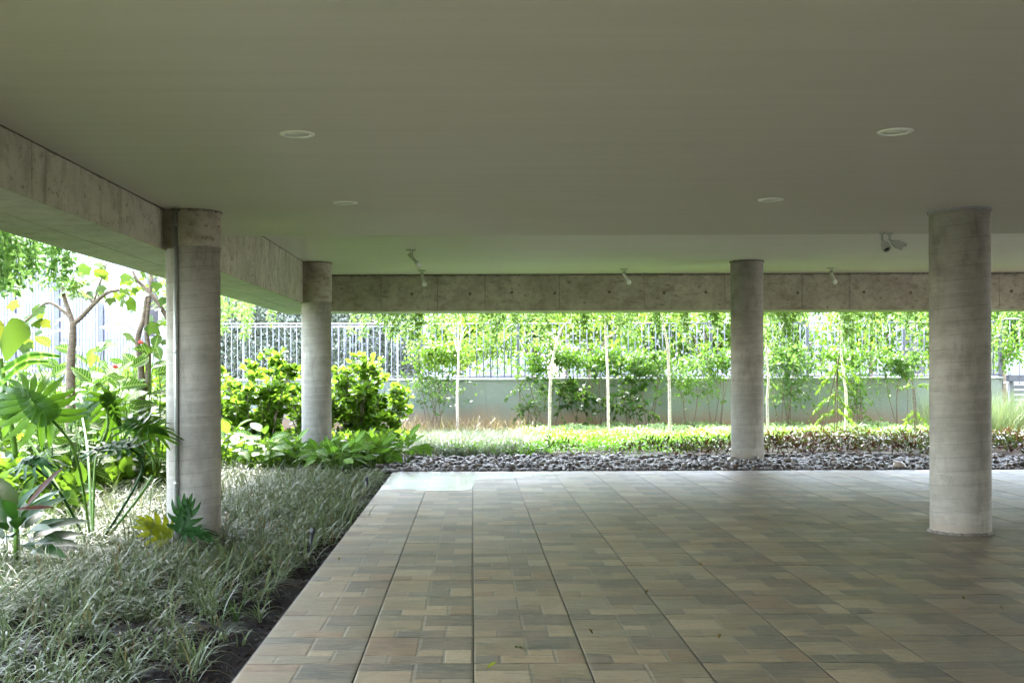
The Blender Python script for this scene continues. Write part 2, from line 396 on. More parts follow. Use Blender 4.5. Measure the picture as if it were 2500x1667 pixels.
# puddle in the far left corner of the floor
pts = [(-1.19, 14.75), (-.9, 14.86), (-.62, 14.70), (-.3, 14.66), (-.05, 14.82), (.02, 15.6), (.05, 16.1), (.45, 16.3), (.95, 16.62), (1.35, 16.85), (.9, 17.05), (.3, 17.15), (-.1, 17.3), (-.5, 17.46), (-1.19, 17.47)]
me = bpy.data.meshes.new('puddle'); sp = [(p.x, p.y, .0032) for p in spline([(a, b, 0) for a, b in pts], 4)]
me.from_pydata(sp, [], [tuple(range(len(sp)))]); struct(link('puddle', me, WATER))

# ------------------------------------------------------------------ beams and columns
def panels_along(beam, kind, seams, mk):
    for a, b in zip(seams[:-1], seams[1:]): mk(a+.004, b-.004)
lb = thing('concrete_beam', 'long bare concrete beam along the left edge, over the plants', 'beam', (BX1, 7, ZB))
m = MB(); m.box((BX0+.02, -14, ZB+.02), (BX1-.02, FY1-.02, 3.70)); m.build('core', CCORE, lb)
rr = random.Random(3)
def lb_face(a, b, top):
    e = rr.uniform(-.0015, .0015); m = MB(); m.box((BX1-.021, a, ZB), (BX1+e, b, top), .004); m.build('panel', CBEAM, lb)
panels_along(lb, 0, [-14, -11.4, -9, -6.6, -4.2, -1.8, .6, 3.0, 5.2, 7.41, 10.5], lambda a, b: lb_face(a, b, ZL-.006))
panels_along(lb, 0, [10.5, 11.6, 12.75], lambda a, b: lb_face(a, b, ZL-.006))
panels_along(lb, 0, [12.76, 13.05, 13.85, 14.75, 15.4, 16.1, 16.8, 17.5, 18.2, 19.2, 20.4, 22.0], lambda a, b: lb_face(a, b, ZH-.006))
sx = BX0+.43
for x0, x1, off in ((BX0, sx-.003, 0), (sx+.003, BX1-.024, 1.1)):
    ys = [-14]+[y for y in np.arange(-12.2+off, 22, 2.2)]+[22.98]
    for a, b in zip(ys[:-1], ys[1:]):
        m = MB(); m.box((x0, a+.004, ZB+rr.uniform(0, .003)), (x1, b-.004, ZB+.021), .003); m.build('soffit_board', CSOF, lb)
m = MB(); m.box((BX0-.001, -14, ZB+.004), (BX0+.019, FY1, 3.69)); m.build('outer_face', CSOF, lb)

fb = thing('concrete_beam', 'stained bare concrete beam across the far end, above the garden opening', 'beam', (6, FY0, ZB))
m = MB(); m.box((BX1+.0, FY0+.02, ZB+.02), (24, FY1-.02, 3.70)); m.build('core', CCORE, fb)
sea = [BX1]+[(x-1153)/2820*FY0 for x in (931, 1069, 1185, 1367, 1573, 1770, 1959, 2075, 2270, 2440, 2610, 2800, 3000, 3300, 3600)]+[24]
for a, b in zip(sea[:-1], sea[1:]):
    e = rr.uniform(-.002, .002); m = MB(); m.box((a+.004, FY0+e, ZB), (b-.004, FY0+.021, ZH-.03), .004); m.build('panel', CFAR, fb)
ys = [BX1, .8, 3.2, 5.6, 8, 10.4, 12.8, 16, 20, 24]
for a, b in zip(ys[:-1], ys[1:]):
    m = MB(); m.box((a+.003, FY0+.024, ZB), (b-.003, FY1, ZB+.021), .003); m.build('soffit_board', CSOF, fb)
for px in (1006, 1148, 1250, 1355, 1488, 1622, 1724, 1840, 1948, 2110, 2224, 2470):
    p = P(px, 716+rr.uniform(-2, 2), FY0); m = MB(); m.lathe([(.030, 0), (.030, .006), (.024, .004), (0, .004)], (p.x, FY0-.001, p.z), 14, (0, -1, 0)); m.build('tie_plug', simple('tie_plug_mortar', (.13, .11, .085), .95, var=.3) if px == 1006 else bpy.data.materials['tie_plug_mortar'], fb)
# ragged mortar line where the far beam meets the ceiling
V = []; F = []; r_ = random.Random(8); x = BX1; k = 0; d = .05
while x < 14:
    d = max(.008, min(.045, d+r_.uniform(-.016, .016))); pr = .006+r_.uniform(0, .008)
    V += [(x, FY0-pr, ZH), (x, FY0-pr*.6, ZH-d), (x, FY0+.03, ZH-d-.006)]
    if k: b = 3*k; F += [(b-3, b-2, b+1, b), (b-2, b-1, b+2, b+1)]
    x += r_.uniform(.02, .06); k += 1
me = bpy.data.meshes.new('mortar_ridge'); me.from_pydata(V, [], F); link('mortar_ridge', me, MORTAR, fb)
V = []; F = []; y = -2; k = 0; d = .012
while y < 21.9:
    top = ZL if y < YSTEP else ZH; d = max(.004, min(.014, d+r_.uniform(-.005, .005)))
    V += [(BX1+.006, y, top), (BX1+.004, y, top-d), (BX1-.02, y, top-d-.004)]
    if k: b = 3*k; F += [(b-3, b, b+1, b-2), (b-2, b+1, b+2, b-1)]
    y += r_.uniform(.03, .09); k += 1
me = bpy.data.meshes.new('mortar_ridge'); me.from_pydata(V, [], F); link('mortar_ridge', me, MORTAR, lb)

def column(x, y, r, z0, z1, label, block=None, ring=False):
    t = thing('concrete_column', label, 'column', (x, y, z0))
    m = MB(); n = 72; prof = [(r, z0)]+[(r+.0012*math.sin(k*1.7+x), z0+(z1-z0)*k/40) for k in range(1, 40)]+[(r, z1)]
    m.lathe([(a, b) for a, b in prof], (0, 0, 0), n); s = m.build('shaft', CCOL, t, (x, y, 0)); autosmooth(s)
    if block is not None:
        m = MB(); m.box(block[0], block[1], .006); m.build('corner_block', CFAR, t)
        m = MB(); zc = block[0][2]
        m.lathe([(r+.010, zc+.02), (r+.012, zc+.05), (r+.010, z1-.002)], (0, 0, 0), n); s = m.build('collar', CFAR, t, (x, y, 0)); autosmooth(s)
    # rough mortar ring under the ceiling
    V = []; F = []; q = random.Random(x); nn = 90
    for i in range(nn):
        a = 2*math.pi*i/nn; dd = .008+q.random()**2*.02; R = r+.014+q.uniform(0, .004)
        V += [(x+R*math.cos(a), y+R*math.sin(a), z1-.0005), (x+R*math.cos(a), y+R*math.sin(a), z1-dd), (x+(r+.001)*math.cos(a), y+(r+.001)*math.sin(a), z1-dd-.006)]
    for i in range(nn):
        j = (i+1) % nn; F += [(3*i, 3*i+1, 3*j+1, 3*j), (3*i+1, 3*i+2, 3*j+2, 3*j+1)]
    me = bpy.data.meshes.new('mortar_rim'); me.from_pydata(V, [], F); link('mortar_rim', me, RENDERW if ring else MORTAR, t)
    if ring:
        V = []; F = []
        for i in range(nn):
            a = 2*math.pi*i/nn; R = r+.012+q.random()**2*.03
            V += [(x+R*math.cos(a), y+R*math.sin(a), .001), (x+(r+.006)*math.cos(a), y+(r+.006)*math.sin(a), .014+q.random()*.012), (x+(r-.01)*math.cos(a), y+(r-.01)*math.sin(a), .03)]
        for i in range(nn):
            j = (i+1) % nn; F += [(3*i, 3*j, 3*j+1, 3*i+1), (3*i+1, 3*j+1, 3*j+2, 3*i+2)]
        me = bpy.data.meshes.new('base_mortar'); me.from_pydata(V, [], F); link('base_mortar', me, GROUT, t)
    return t
C1 = (-2.60, 10.78, .248); C2 = (-2.63, 19.5, .252); C3 = (4.64, 19.5, .27); C4 = (4.585, 10.86, .27)
column(*C1, -.12, ZL, 'round concrete column rising from the grass bed at left with a metal conduit', ((BX1-.01, 10.56, ZB+.012), (-2.60, 11.0, ZL-.004)))
column(*C2, -.1, ZH, 'round concrete column among round-leaved shrubs at the far left corner', ((BX1-.01, 19.27, ZB+.012), (-2.63, 19.7, ZH-.004)))
column(*C3, -.1, ZH, 'round concrete column standing in the pebble strip at the far right')
column(*C4, 0, ZL, 'round concrete column standing on the tiled floor at right', ring=True)
t = thing('conduit_pipe', 'thin metal conduit pipe running up the left column', 'pipe', (-2.70, 10.53, -.05))
m = MB(); m.tube([(-2.70, 10.528, -.06), (-2.70, 10.528, 1.5), (-2.70, 10.528, ZL)], .019, 12); m.build('pipe', PIPE, t)
for z in (.5, 1.7, 2.86):
    m = MB(); m.lathe([(.023, z), (.023, z+.03)], (-2.70, 10.528, 0), 12); m.build('clip', PIPE, t)

# ------------------------------------------------------------------ garden wall, fences, far things
gw = thing('garden_wall', 'low grey-green pebbledash wall with soil stains behind the slender trees', 'wall', (5, 27.8, -.1))
m = MB(); m.box((-9, 27.8, -.15), (12.75, 28.0, 1.27)); m.build('wall_face', WALLM, gw)
x = -9
while x < 12.7:
    m = MB(); m.box((x+.003, 27.765, 1.272), (min(x+2.4, 12.78)-.003, 28.035, 1.315), .006); m.build('coping', simple('grey_coping', (.36, .38, .36), .8, var=.12) if x == -9 else bpy.data.materials['grey_coping'], gw); x += 2.4

def bar_mesh(h, r):
    m = MB(); m.lathe([(r, 0), (r, h)], (0, 0, 0), 6); return m.mesh('bar')
def fence(label, pts, z0, z1, post_sp, n_bars, mat, rb, rp, name='metal_fence', twin=False, zs=None):
    a, b = Vector(pts[0]), Vector(pts[1]); L = (b-a).length; d = (b-a)/L
    t = thing(name, label, 'fence', (a.x, a.y, z0)); npan = max(1, round(L/post_sp)); sp = L/npan
    bm_ = bar_mesh(z1-z0-.06, rb); bm_.materials.append(mat)
    zt = lambda s: z1 if zs is None else zs(s/L)
    for i in range(npan+1):
        p = a+d*(i*sp); m = MB(); m.box((p.x-rp, p.y-rp, z0-.1), (p.x+rp, p.y+rp, zt(i*sp)+.05), .004); m.build('post', mat, t)
        if i == npan: break
        q = p+d*sp; n = Vector((-d.y, d.x, 0))*.02
        for zz in ([0.05, None, -.12] if twin else [0.05, None]):
            za = z0+zz if zz and zz > 0 else zt(i*sp)+(zz or -.03); zb = z0+zz if zz and zz > 0 else zt(i*sp+sp)+(zz or -.03)
            m = MB(); m.tube([(p.x, p.y, za), (q.x, q.y, zb)], .016, 6); m.build('rail', mat, t)
        for k in range(1, n_bars):
            s = i*sp+sp*k/n_bars; w = a+d*s
            o = link('bar', bm_, None, t, (w.x, w.y, z0+.02)); o.scale = (1, 1, (zt(s)-z0-.0)/(z1-z0-.06) if zs else 1)
    return t
fence('dark grey metal bar fence standing on the low garden wall', ((-3.55, 27.9, 0), (12.75, 27.9, 0)), 1.31, 2.66, 2.33, 14, STEEL, .013, .035)
fence('white painted bar fence in front of the grey-green hedge', ((-9.0, 34, 0), (-2.2, 34, 0)), .0, 2.92, 2.4, 13, WSTEEL, .009, .025, twin=True)
fence('tall slate grey bar fence with sloping top beyond the leafy trees at left', ((-14.2, 30, 0), (-8.55, 30.2, 0)), .3, 4.0, 1.18, 14, STEEL, .02, .06,
      zs=lambda u: 4.0+(.62-u)*4.2 if u > .62-.28 else 5.18)
t = thing('slatted_gate', 'dark metal gate of level slats right of the garden wall', 'gate', (12.9, 27.7, 0))
for x in (12.95, 14.2, 15.5):
    m = MB(); m.box((x-.04, 27.7, -.1), (x+.04, 27.78, 1.36), .004); m.build('post', STEEL, t)
m = MB(); m.box((12.85, 27.66, 1.20), (15.6, 27.82, 1.36), .006); m.build('top_rail', STEEL, t)
for k in range(9):
    z = .06+.12*k; m = MB(); m.box((12.99, 27.72, z), (15.46, 27.745, z+.085), .003); m.build('slat', STEEL, t)
fence('dark bar fence above the slatted gate at the right edge', ((12.95, 28.3, 0), (17.5, 28.3, 0)), 1.1, 2.75, 2.3, 10, STEEL, .0095, .04)

def house(label, x0, x1, y, z1, wins, loc=None, roofc=None):
    t = thing('pale_house', label, 'house', ((x0+x1)/2, y, 0)); m = MB(); m.box((x0, y, -.15), (x1, y+8, z1)); m.build('wall', RENDERW, t)
    m = MB(); m.box((x0-.3, y-.3, z1+.001), (x1+.3, y+8.3, z1+.25), .02); m.build('roof', RENDERW, t)
    for (a, b, c_, d_) in wins:
        w = MB(); w.box((a-.06, y-.05, c_-.06), (b+.06, y-.001, c_)); w.box((a-.06, y-.05, d_), (b+.06, y-.001, d_+.06)); w.box((a-.06, y-.05, c_), (a, y-.001, d_)); w.box((b, y-.05, c_), (b+.06, y-.001, d_))
        f = w.build('window', WSTEEL, t); w = MB(); w.box((a, y-.02, c_), (b, y-.002, d_)); w.build('pane', GLASSD, f)
house('pale rendered house far behind the tall fence at left', -26, -13.5, 48, 7.5, [(-16.2, -15.3, 4.0, 5.2)])
house('long pale house across the street behind the clipped hedge', -12.5, 3.0, 46, 6.5, [(-11.0, -9.8, 3.4, 4.6), (-6.5, -5.3, 3.4, 4.6)])
house('pale house across the street behind the middle slender trees', 4.0, 17.5, 47, 8.0, [(6.5, 7.6, 1.2, 2.4), (12.2, 13.3, 1.2, 2.4)])
house('pale house across the street behind the gate at right', 18.6, 36.0, 46, 7.0, [(20.0, 21.2, 1.2, 2.5), (24, 25.2, 1.2, 2.5)])
t = thing('boundary_wall', 'white rendered wall across the street behind the tall fence', 'wall', (-13, 40, 0))
m = MB(); m.box((-24, 40, -.15), (-10.6, 40.2, 2.6)); m.build('wall_face', RENDERW, t); m = MB(); m.box((-24.05, 39.95, 2.602), (-10.55, 40.25, 2.7), .01); m.build('coping', RENDERW, t)

# ------------------------------------------------------------------ ceiling fittings
def downlight(px, py, label):
    Y = 2820*(ZL-EYE)/(900-py); x = (px-1153)/2820*Y; t = thing('recessed_downlight', label, 'ceiling light', (x, Y, ZL), 'recessed downlights in the lower ceiling')
    m = MB(); m.lathe([(.108, ZL+.001), (.108, ZL-.006), (.100, ZL-.010), (.082, ZL-.010), (.078, ZL-.004), (.078, ZL+.001)], (0, 0, 0), 40); o = m.build('trim_ring', WPLAST, t, (x, Y, 0)); autosmooth(o)
    m = MB(); m.lathe([(0, ZL-.0035), (.077, ZL-.0035), (.077, ZL-.0005), (0, ZL-.0005)], (0, 0, 0), 40); m.build('diffuser', OPAL, t, (x, Y, 0))
downlight(728, 325.5, 'recessed round downlight nearest on the left')
downlight(845, 494, 'recessed round downlight farther back on the left')
downlight(2188, 325, 'recessed round downlight nearest on the right')
downlight(1883, 490, 'recessed round downlight farther back on the right')

def spot(px, py, dirv, label, arm=.17):
    Y = 2820*(ZH-EYE)/(900-py); x = (px-1153)/2820*Y; t = thing('ceiling_spotlight', label, 'spotlight', (x, Y, ZH), 'spotlights under the raised ceiling')
    m = MB(); m.lathe([(.078, ZH), (.078, ZH-.012), (.06, ZH-.02), (0, ZH-.02)], (x, Y, 0), 24); m.build('base_plate', ALU, t)
    m = MB(); m.tube([(x+.025, Y, ZH-.015), (x+.025, Y, ZH-.10)], .008, 8); m.tube([(x-.005, Y, ZH-.015), (x-.008, Y, ZH-.06), (x-.025, Y, ZH-.085)], .006, 8); m.build('stem', ALU, t)
    d = Vector(dirv).normalized(); p0 = Vector((x, Y, ZH-.095))-d*.045; p1 = p0+d*(arm+.02)
    m = MB(); m.tube([p0, p0+d*.012, p1-d*.05, p1], [.026, .030, .026, .036], 14); m.build('lamp_holder', ALU, t)
    m = MB(); n = 8; m.lathe([(.045*math.sin(math.pi*k/n), .03-.045*math.cos(math.pi*k/n)) for k in range(n+1)], p1, 16, d); m.build('bulb', OPAL, t)
spot(1004, 609, (.62, -.2, -.75), 'larger ceiling spotlight tilted right, hanging nearest of four', .19)
spot(1031, 659, (.25, -.15, -.9), 'ceiling spotlight hanging just behind the nearest spotlight, above left beam end', .17)
spot(1525, 658, (.45, -.15, -.85), 'ceiling spotlight hanging alone left of the far right column', .17)
spot(2030, 657, (.33, -.15, -.9), 'ceiling spotlight hanging between the two right columns', .17)

def cctv(x, y, dirv, label, blen):
    t = thing('security_camera', label, 'camera', (x, y, ZL), None); d = Vector(dirv).normalized()
    m = MB(); m.lathe([(.042, ZL), (.042, ZL-.014), (.022, ZL-.024), (.016, ZL-.03)], (x, y, 0), 18); m.tube([(x, y, ZL-.02), (x, y, ZL-.075), tuple(Vector((x, y, ZL-.095))+d*.03)], [.014, .014, .018], 10); m.build('bracket', GPLAST, t)
    p = Vector((x, y, ZL-.095))+d*.02; m = MB(); m.lathe([(0, 0), (.022, .004), (.036, .03), (.043, .06), (.043, blen-.02), (.040, blen), (.033, blen), (.031, blen-.012), (0, blen-.012)], p, 24, d); o = m.build('body', GPLAST, t); autosmooth(o)
    q = p+d*(blen-.011); m = MB(); m.lathe([(0, 0), (.028, 0), (.020, .006), (0, .009)], q, 18, d); m.build('lens', GLASSD, t)
    side = d.cross(Vector((0, 0, 1))).normalized(); u = side.cross(d)
    V = []; F = []
    for j in range(2):
        for i in range(9):
            a = math.radians(20+140*i/8); R = .047; pp = p+d*(.05+j*(blen-.03))+side*(R*math.cos(a))+u*(R*math.sin(a)); V.append(pp)
            V.append(p+d*(.05+j*(blen-.03))+side*((R+.003)*math.cos(a))+u*((R+.003)*math.sin(a)))
    for i in range(8):
        F += [(2*i, 2*i+2, 2*i+20, 2*i+18), (2*i+1, 2*i+19, 2*i+21, 2*i+3)]
    me = bpy.data.meshes.new('sunshade'); me.from_pydata(V, [], F); link('sunshade', me, GPLAST, t)
cctv(4.475, 12.60, (.10, -.55, -.55), 'grey security camera pointing down towards the viewer, left of the pair', .125)
cctv(4.565, 12.62, (.72, -.28, -.38), 'grey security camera pointing right, right of the pair', .135)

# ------------------------------------------------------------------ plant helpers
def frames(D, N):                    # leaf frames: columns x (width), D (length), n (normal)
    D = D/np.linalg.norm(D, axis=1, keepdims=True)
    X = np.cross(D, N); X /= np.linalg.norm(X, axis=1, keepdims=True)+1e-9
    return np.stack([X, D, np.cross(X, D)], -1)
def inst(T, F, pos, fr, size, col, shade=None):
    n, p = len(pos), len(T)
    V = np.einsum('nij,pj->npi', fr*np.asarray(size).reshape(-1, 1, 1), T)+pos[:, None, :]
    C = np.repeat(col[:, None, :], p, 1)
    Fa = (F[None]+(np.arange(n)*p)[:, None, None]).reshape(-1, F.shape[1])
    return V.reshape(-1, 3), Fa, C.reshape(-1, 3)
LEAF2 = (np.array([(0, 0, 0), (-.24, .45, .06), (0, .42, 0), (.24, .45, .06), (0, 1, -.08)]), np.array([(0, 2, 4, 1), (0, 3, 4, 2)]))
NARROW2 = (np.array([(0, 0, 0), (-.13, .4, .03), (0, .4, 0), (.13, .4, .03), (0, 1, -.12)]), np.array([(0, 2, 4, 1), (0, 3, 4, 2)]))
def leaf_t(prof, fold=.15, droop=.2):
    V = []; F = []
    for y, w in prof:
        z = -droop*y*y; V += [(-w, y, z+w*fold), (0, y, z), (w, y, z+w*fold)]
    for k in range(len(prof)-1):
        b = 3*k; F += [(b, b+1, b+4, b+3), (b+1, b+2, b+5, b+4)]
    return np.array(V), np.array(F)
ROUND = leaf_t([(0, .02), (.25, .22), (.6, .36), (.88, .24), (1, .03)], .15, .1)
OVATE = leaf_t([(0, .012), (.10, .10), (.28, .22), (.5, .25), (.72, .17), (.9, .06), (1, .004)], .22, .28)
def join(parts):
    V = []; F = []; C = []; b = 0
    for v, f, c in parts: V.append(v); F.append(f+b); C.append(c); b += len(v)
    return np.vstack(V), np.vstack(F), np.vstack(C)
def cols(n, a, b, r, dark=0.0):
    t = r.random((n, 1)); c = np.array(a)*(1-t)+np.array(b)*t
    return c*(1-dark*r.random((n, 1)))
def rdir(n, r, up=0.0):
    d = r.normal(size=(n, 3)); d /= np.linalg.norm(d, axis=1, keepdims=True); d[:, 2] += up
    return d/np.linalg.norm(d, axis=1, keepdims=True)
def cloud(center, rad, n, size, ca, cb, r, clumps=12, spread=.28, tpl=LEAF2, hang=.2, up=.7):
    c = np.array(center, float); rad = np.array(rad, float)
    cc = rdir(clumps, r)*(r.random((clumps, 1))**.45)*rad*.85
    k = r.integers(0, clumps, n); pos = c+cc[k]+r.normal(size=(n, 3))*rad*spread*(.6+.8*r.random((clumps, 1))[k])
    D = rdir(n, r, -hang); N = rdir(n, r, up*2)
    t = r.random((clumps, 1))[k]; col = (np.array(ca)*(1-t)+np.array(cb)*t)*(.75+.5*r.random((n, 1)))
    return inst(*tpl, pos, frames(D, N), size*(.65+.7*r.random(n)), col)
def foliage(parent, parts, mat, name='foliage'):
    V, F, C = join(parts); o = link(name, mesh_np(name, V, F, C), mat, parent); return setp(o, kind='stuff')
LEAFA = mat_leaf('garden_leaf', 0, 0, attr=True, tr=(.27, .43, .07), trf=.45)
LEAFG = mat_leaf('glossy_leaf', 0, 0, attr=True, tr=(.36, .56, .06), trf=.55, rough=.4)
LEAFP = mat_leaf('grey_green_leaf', 0, 0, attr=True, tr=(.06, .08, .05), trf=.2, rough=.35, k=(.9, .95, .85))
LEAFC = mat_leaf('cover_leaf', 0, 0, attr=True, tr=(.32, .48, .14), trf=.38, k=(.85, .92, .9))
LEAFL = mat_leaf('lime_leaf', 0, 0, attr=True, tr=(.30, .52, .05), trf=.38, k=(.58, .92, .42))
LEAFB = mat_leaf('bronze_leaf', 0, 0, attr=True, tr=(.16, .12, .03), trf=.25, k=(.8, .8, .7), spec=.35, rough=.3)
BLADE = mat_leaf('variegated_blade', 0, 0, attr=True, tr=(.40, .46, .28), trf=.28, rough=.33, k=(.50, .53, .40), spec=.2)
G1, G2, GY, GD, GL = (.045, .13, .018), (.10, .23, .03), (.22, .30, .035), (.018, .055, .014), (.16, .32, .05)

def blades(base, phi, L, th0, kap, w, ce, cm, S_=5, mid=True, r=RNG, twist=.0):
    N = len(base); s = np.linspace(0, 1, S_+1); ds = 1/S_
    th = th0[:, None]+kap[:, None]*(s[None, :-1]+ds/2)
    rr_ = np.concatenate([np.zeros((N, 1)), np.cumsum(np.sin(th), 1)*ds], 1)*L[:, None]
    zz = np.concatenate([np.zeros((N, 1)), np.cumsum(np.cos(th), 1)*ds], 1)*L[:, None]
    ph = phi[:, None]+twist*s[None]
    ctr = np.stack([base[:, None, 0]+rr_*np.cos(ph), base[:, None, 1]+rr_*np.sin(ph), base[:, None, 2]+zz], -1)
    sd = np.stack([-np.sin(phi), np.cos(phi), np.zeros(N)], -1)[:, None, :]
    wd = (w[:, None]*(1-s[None]**3)*(.55+.9*np.minimum(s[None]*3, .5)))[..., None]
    m = 3 if mid else 2
    if mid:
        V = np.stack([ctr-sd*wd, ctr-np.array((0, 0, 1))*wd*.35, ctr+sd*wd], 2)
        C = np.stack([np.repeat(ce[:, None], S_+1, 1), np.repeat(cm[:, None], S_+1, 1), np.repeat(ce[:, None], S_+1, 1)], 2)
    else:
        V = np.stack([ctr-sd*wd, ctr+sd*wd], 2); c_ = (ce+cm)/2; C = np.repeat(np.repeat(c_[:, None], S_+1, 1)[:, :, None], 2, 2)
    V = V.reshape(-1, 3); C = C.reshape(-1, 3); i = np.arange(N*(S_+1)*m).reshape(N, S_+1, m)
    F = np.stack([i[:, :-1, :-1], i[:, :-1, 1:], i[:, 1:, 1:], i[:, 1:, :-1]], -1).reshape(-1, 4)
    return V, F, C
def tufts(xy, z, nb, L, w, r, ce=(.40, .43, .27), cm=(.04, .09, .02), S_=5, mid=True, lean=.35, curl=1.5, spread=.03):
    n = len(xy); k = np.repeat(np.arange(n), nb); N = len(k)
    base = np.concatenate([xy[k], np.full((N, 1), z)], 1); base[:, :2] += r.normal(size=(N, 2))*spread
    l = np.asarray(L)[k]*(.55+.6*r.random(N))
    pale = r.random((N, 1)); tone = (.65+.5*r.random((n, 1)))[k]
    e = np.array(ce)*(.55+.55*pale)*tone; m_ = np.array(cm)*(.7+.8*r.random((N, 1)))*tone
    dry = (r.random((N, 1)) < .09); e = np.where(dry, np.array((.30, .20, .09)), e); m_ = np.where(dry, np.array((.22, .14, .06)), m_)
    return blades(base, r.random(N)*6.283, l, np.abs(r.normal(size=N))*lean*.8, (.35+r.random(N))*curl, np.full(N, w)*(.7+.6*r.random(N)), e, m_, S_, mid)

# ------------------------------------------------------------------ striped grass bed (foreground left)
r = np.random.default_rng(11)
def dens(x, y):                       # bare soil near the tile edge and in a foreground hollow
    e = -1.25-x; d = np.clip((e-.06)/.42, 0, 1)
    d *= np.where(y < 8.2, np.clip((y-3.4)/5.0, .45, 1), 1)
    hole = np.exp(-(((x+1.95)/.5)**2+((y-6.9)/.7)**2)); hole2 = np.exp(-(((x+1.65)/.3)**2+((y-8.3)/.9)**2))
    far = np.where(y > 10.5, np.clip((e+.02)/.18, 0, 1), 0)
    return np.clip(np.maximum(d*(1-.45*hole)*(1-.35*hole2), far), 0, 1)
def scatter(x0, x1, y0, y1, per, keep):
    n = int((x1-x0)*(y1-y0)*per); p = np.stack([r.uniform(x0, x1, n), r.uniform(y0, y1, n)], 1)
    return p[r.random(n) < keep(p[:, 0], p[:, 1])]
def off_cols(p, m=.06):
    k = np.ones(len(p), bool)
    for cx, cy, cr in (C1, C2, C3): k &= (p[:, 0]-cx)**2+(p[:, 1]-cy)**2 > (cr+m)**2
    return p[k]
near = scatter(-4.2, -1.22, 4.6, 9.2, 60, dens); near = off_cols(near)
tall = np.clip((-2.15-near[:, 0])/.7, 0, 1)*np.clip((near[:, 1]-6.3)/1.2, 0, 1)
p1 = tufts(near, -.075, 13, .25+.16*r.random(len(near))+tall*.18, .0048, r, S_=6, lean=.65, curl=2.2)
mid_ = off_cols(scatter(-5.2, -1.24, 9.2, 17.4, 56, lambda x, y: dens(x, y)*np.clip((x+5.6)/1.0, .3, 1)))
tall = np.clip((-2.5-mid_[:, 0])/.8, 0, 1)*np.clip((13.8-mid_[:, 1])/1.0, .25, 1)
p2 = tufts(mid_, -.075, 12, .26+.16*r.random(len(mid_))+tall*.2, .0056, r, S_=5, lean=.62, curl=2.2, spread=.05)
V, F, C = join([p1, p2]); gb = link('striped_grass', mesh_np('striped_grass', V, F, C, True), BLADE)
setp(gb, 'cream-edged striped grass carpeting the dark soil bed at left', 'grass', None, 'stuff')
# undergrowth further out, mulch chips on the soil
rg = np.random.default_rng(15); n = 26000
p = np.stack([rg.uniform(-9.5, -3.95, n), rg.uniform(11.2, 24, n)], 1); p = p[(p[:, 0] < -4.1-.03*(p[:, 1]-11)+.4*np.sin(p[:, 1]*1.3))]; n = len(p)
z = .06+(.6+np.clip((p[:, 1]-13)*.16, 0, 1.05)*np.clip((-4.3-p[:, 0])*1.2, 0, 1))*rg.random(n)*(.7+.3*np.sin(p[:, 0]*2.3)*np.sin(p[:, 1]*1.7)); pos = np.concatenate([p, z[:, None]], 1)
V, F, C = inst(*OVATE, pos, frames(rdir(n, rg, -.1), rdir(n, rg, .9)+np.array((0, -.5, 0))), .20*(.5+.8*rg.random(n)), cols(n, (.025, .085, .012), (.075, .17, .022), rg, .4))
n2 = 9000; p = np.stack([rg.uniform(-4.8, -.9, n2), rg.uniform(18.5, 23.2, n2)], 1); p = p[(p[:, 0] < -1.5+.3*np.sin(p[:, 1]*2)) & ((p[:, 0]+2.63)**2+(p[:, 1]-19.5)**2 > .11)]; n2 = len(p)
pos = np.concatenate([p, (.02+.28*rg.random((n2, 1)))], 1); Vb, Fb, Cb = inst(*OVATE, pos, frames(rdir(n2, rg, -.1), rdir(n2, rg, .9)+np.array((0, -.5, 0))), .16*(.5+.8*rg.random(n2)), cols(n2, (.025, .085, .012), (.075, .17, .022), rg, .4)); V, F, C = join([(V, F, C), (Vb, Fb, Cb)])
setp(link('leafy_undergrowth', mesh_np('leafy_undergrowth', V, F, C), LEAFG), 'leafy green undergrowth covering the ground outside the left beam', 'ground cover', None, 'stuff')
n = 9000; p = np.stack([rg.uniform(-4.2, -1.23, n), rg.uniform(4.6, 13, n)], 1); pos = np.concatenate([p, -.062+.03*rg.random((n, 1))], 1)
V, F, C = inst(*LEAF2, pos, frames(rdir(n, rg, 0)*np.array((1, 1, .35)), rdir(n, rg, 1.2)), .035*(.4+1.0*rg.random(n)**2), cols(n, (.006, .004, .003), (.04, .024, .015), rg, .4))
setp(link('mulch', mesh_np('mulch', V, F, C), simple_attr('mulch_chip')), 'dark bark mulch and leaf litter on the soil bed', 'mulch', None, 'stuff')
# lone tufts on the bare soil beside the tiles
def tuft_thing(px, py, L, nb, label, seed, group=None, green=False):
    Y = 2820*(EYE+.07)/(py-900); x = (px-1153)/2820*Y; q = np.random.default_rng(seed)
    kw = dict(ce=(.09, .22, .03), cm=(.06, .15, .02)) if green else {}
    Vv, Ff, Cc = tufts(np.array([[x, Y]]), -.07, nb, np.array([L]), .0048, q, S_=7, lean=.42, curl=1.8, spread=.012, **kw)
    o = link('grass_tuft', mesh_np('grass_tuft', Vv, Ff, Cc, True), BLADE); setp(o, label, 'grass tuft', group)
tuft_thing(632, 1517, .22, 9, 'small open tuft of striped grass alone on soil, second nearest beside the tiles', 1)
tuft_thing(480, 1640, .30, 24, 'big fountain-like tuft of striped grass at the bottom edge near the tiles', 2)
tuft_thing(573, 1515, .30, 16, 'bright green upright tuft on bare soil beside the tile edge', 3, green=True)
tuft_thing(630, 1508, .16, 12, 'short stubby tuft of grass right next to the bright green tuft', 4)
tuft_thing(590, 1575, .17, 6, 'tiny sparse tuft on bare soil nearest the tile edge', 6)
tuft_thing(215, 1560, .30, 26, 'dense olive tuft of striped grass rising above the bare soil hollow', 8)
tuft_thing(310, 1660, .32, 22, 'arching tuft of striped grass cut by the bottom edge, over wet soil', 9)

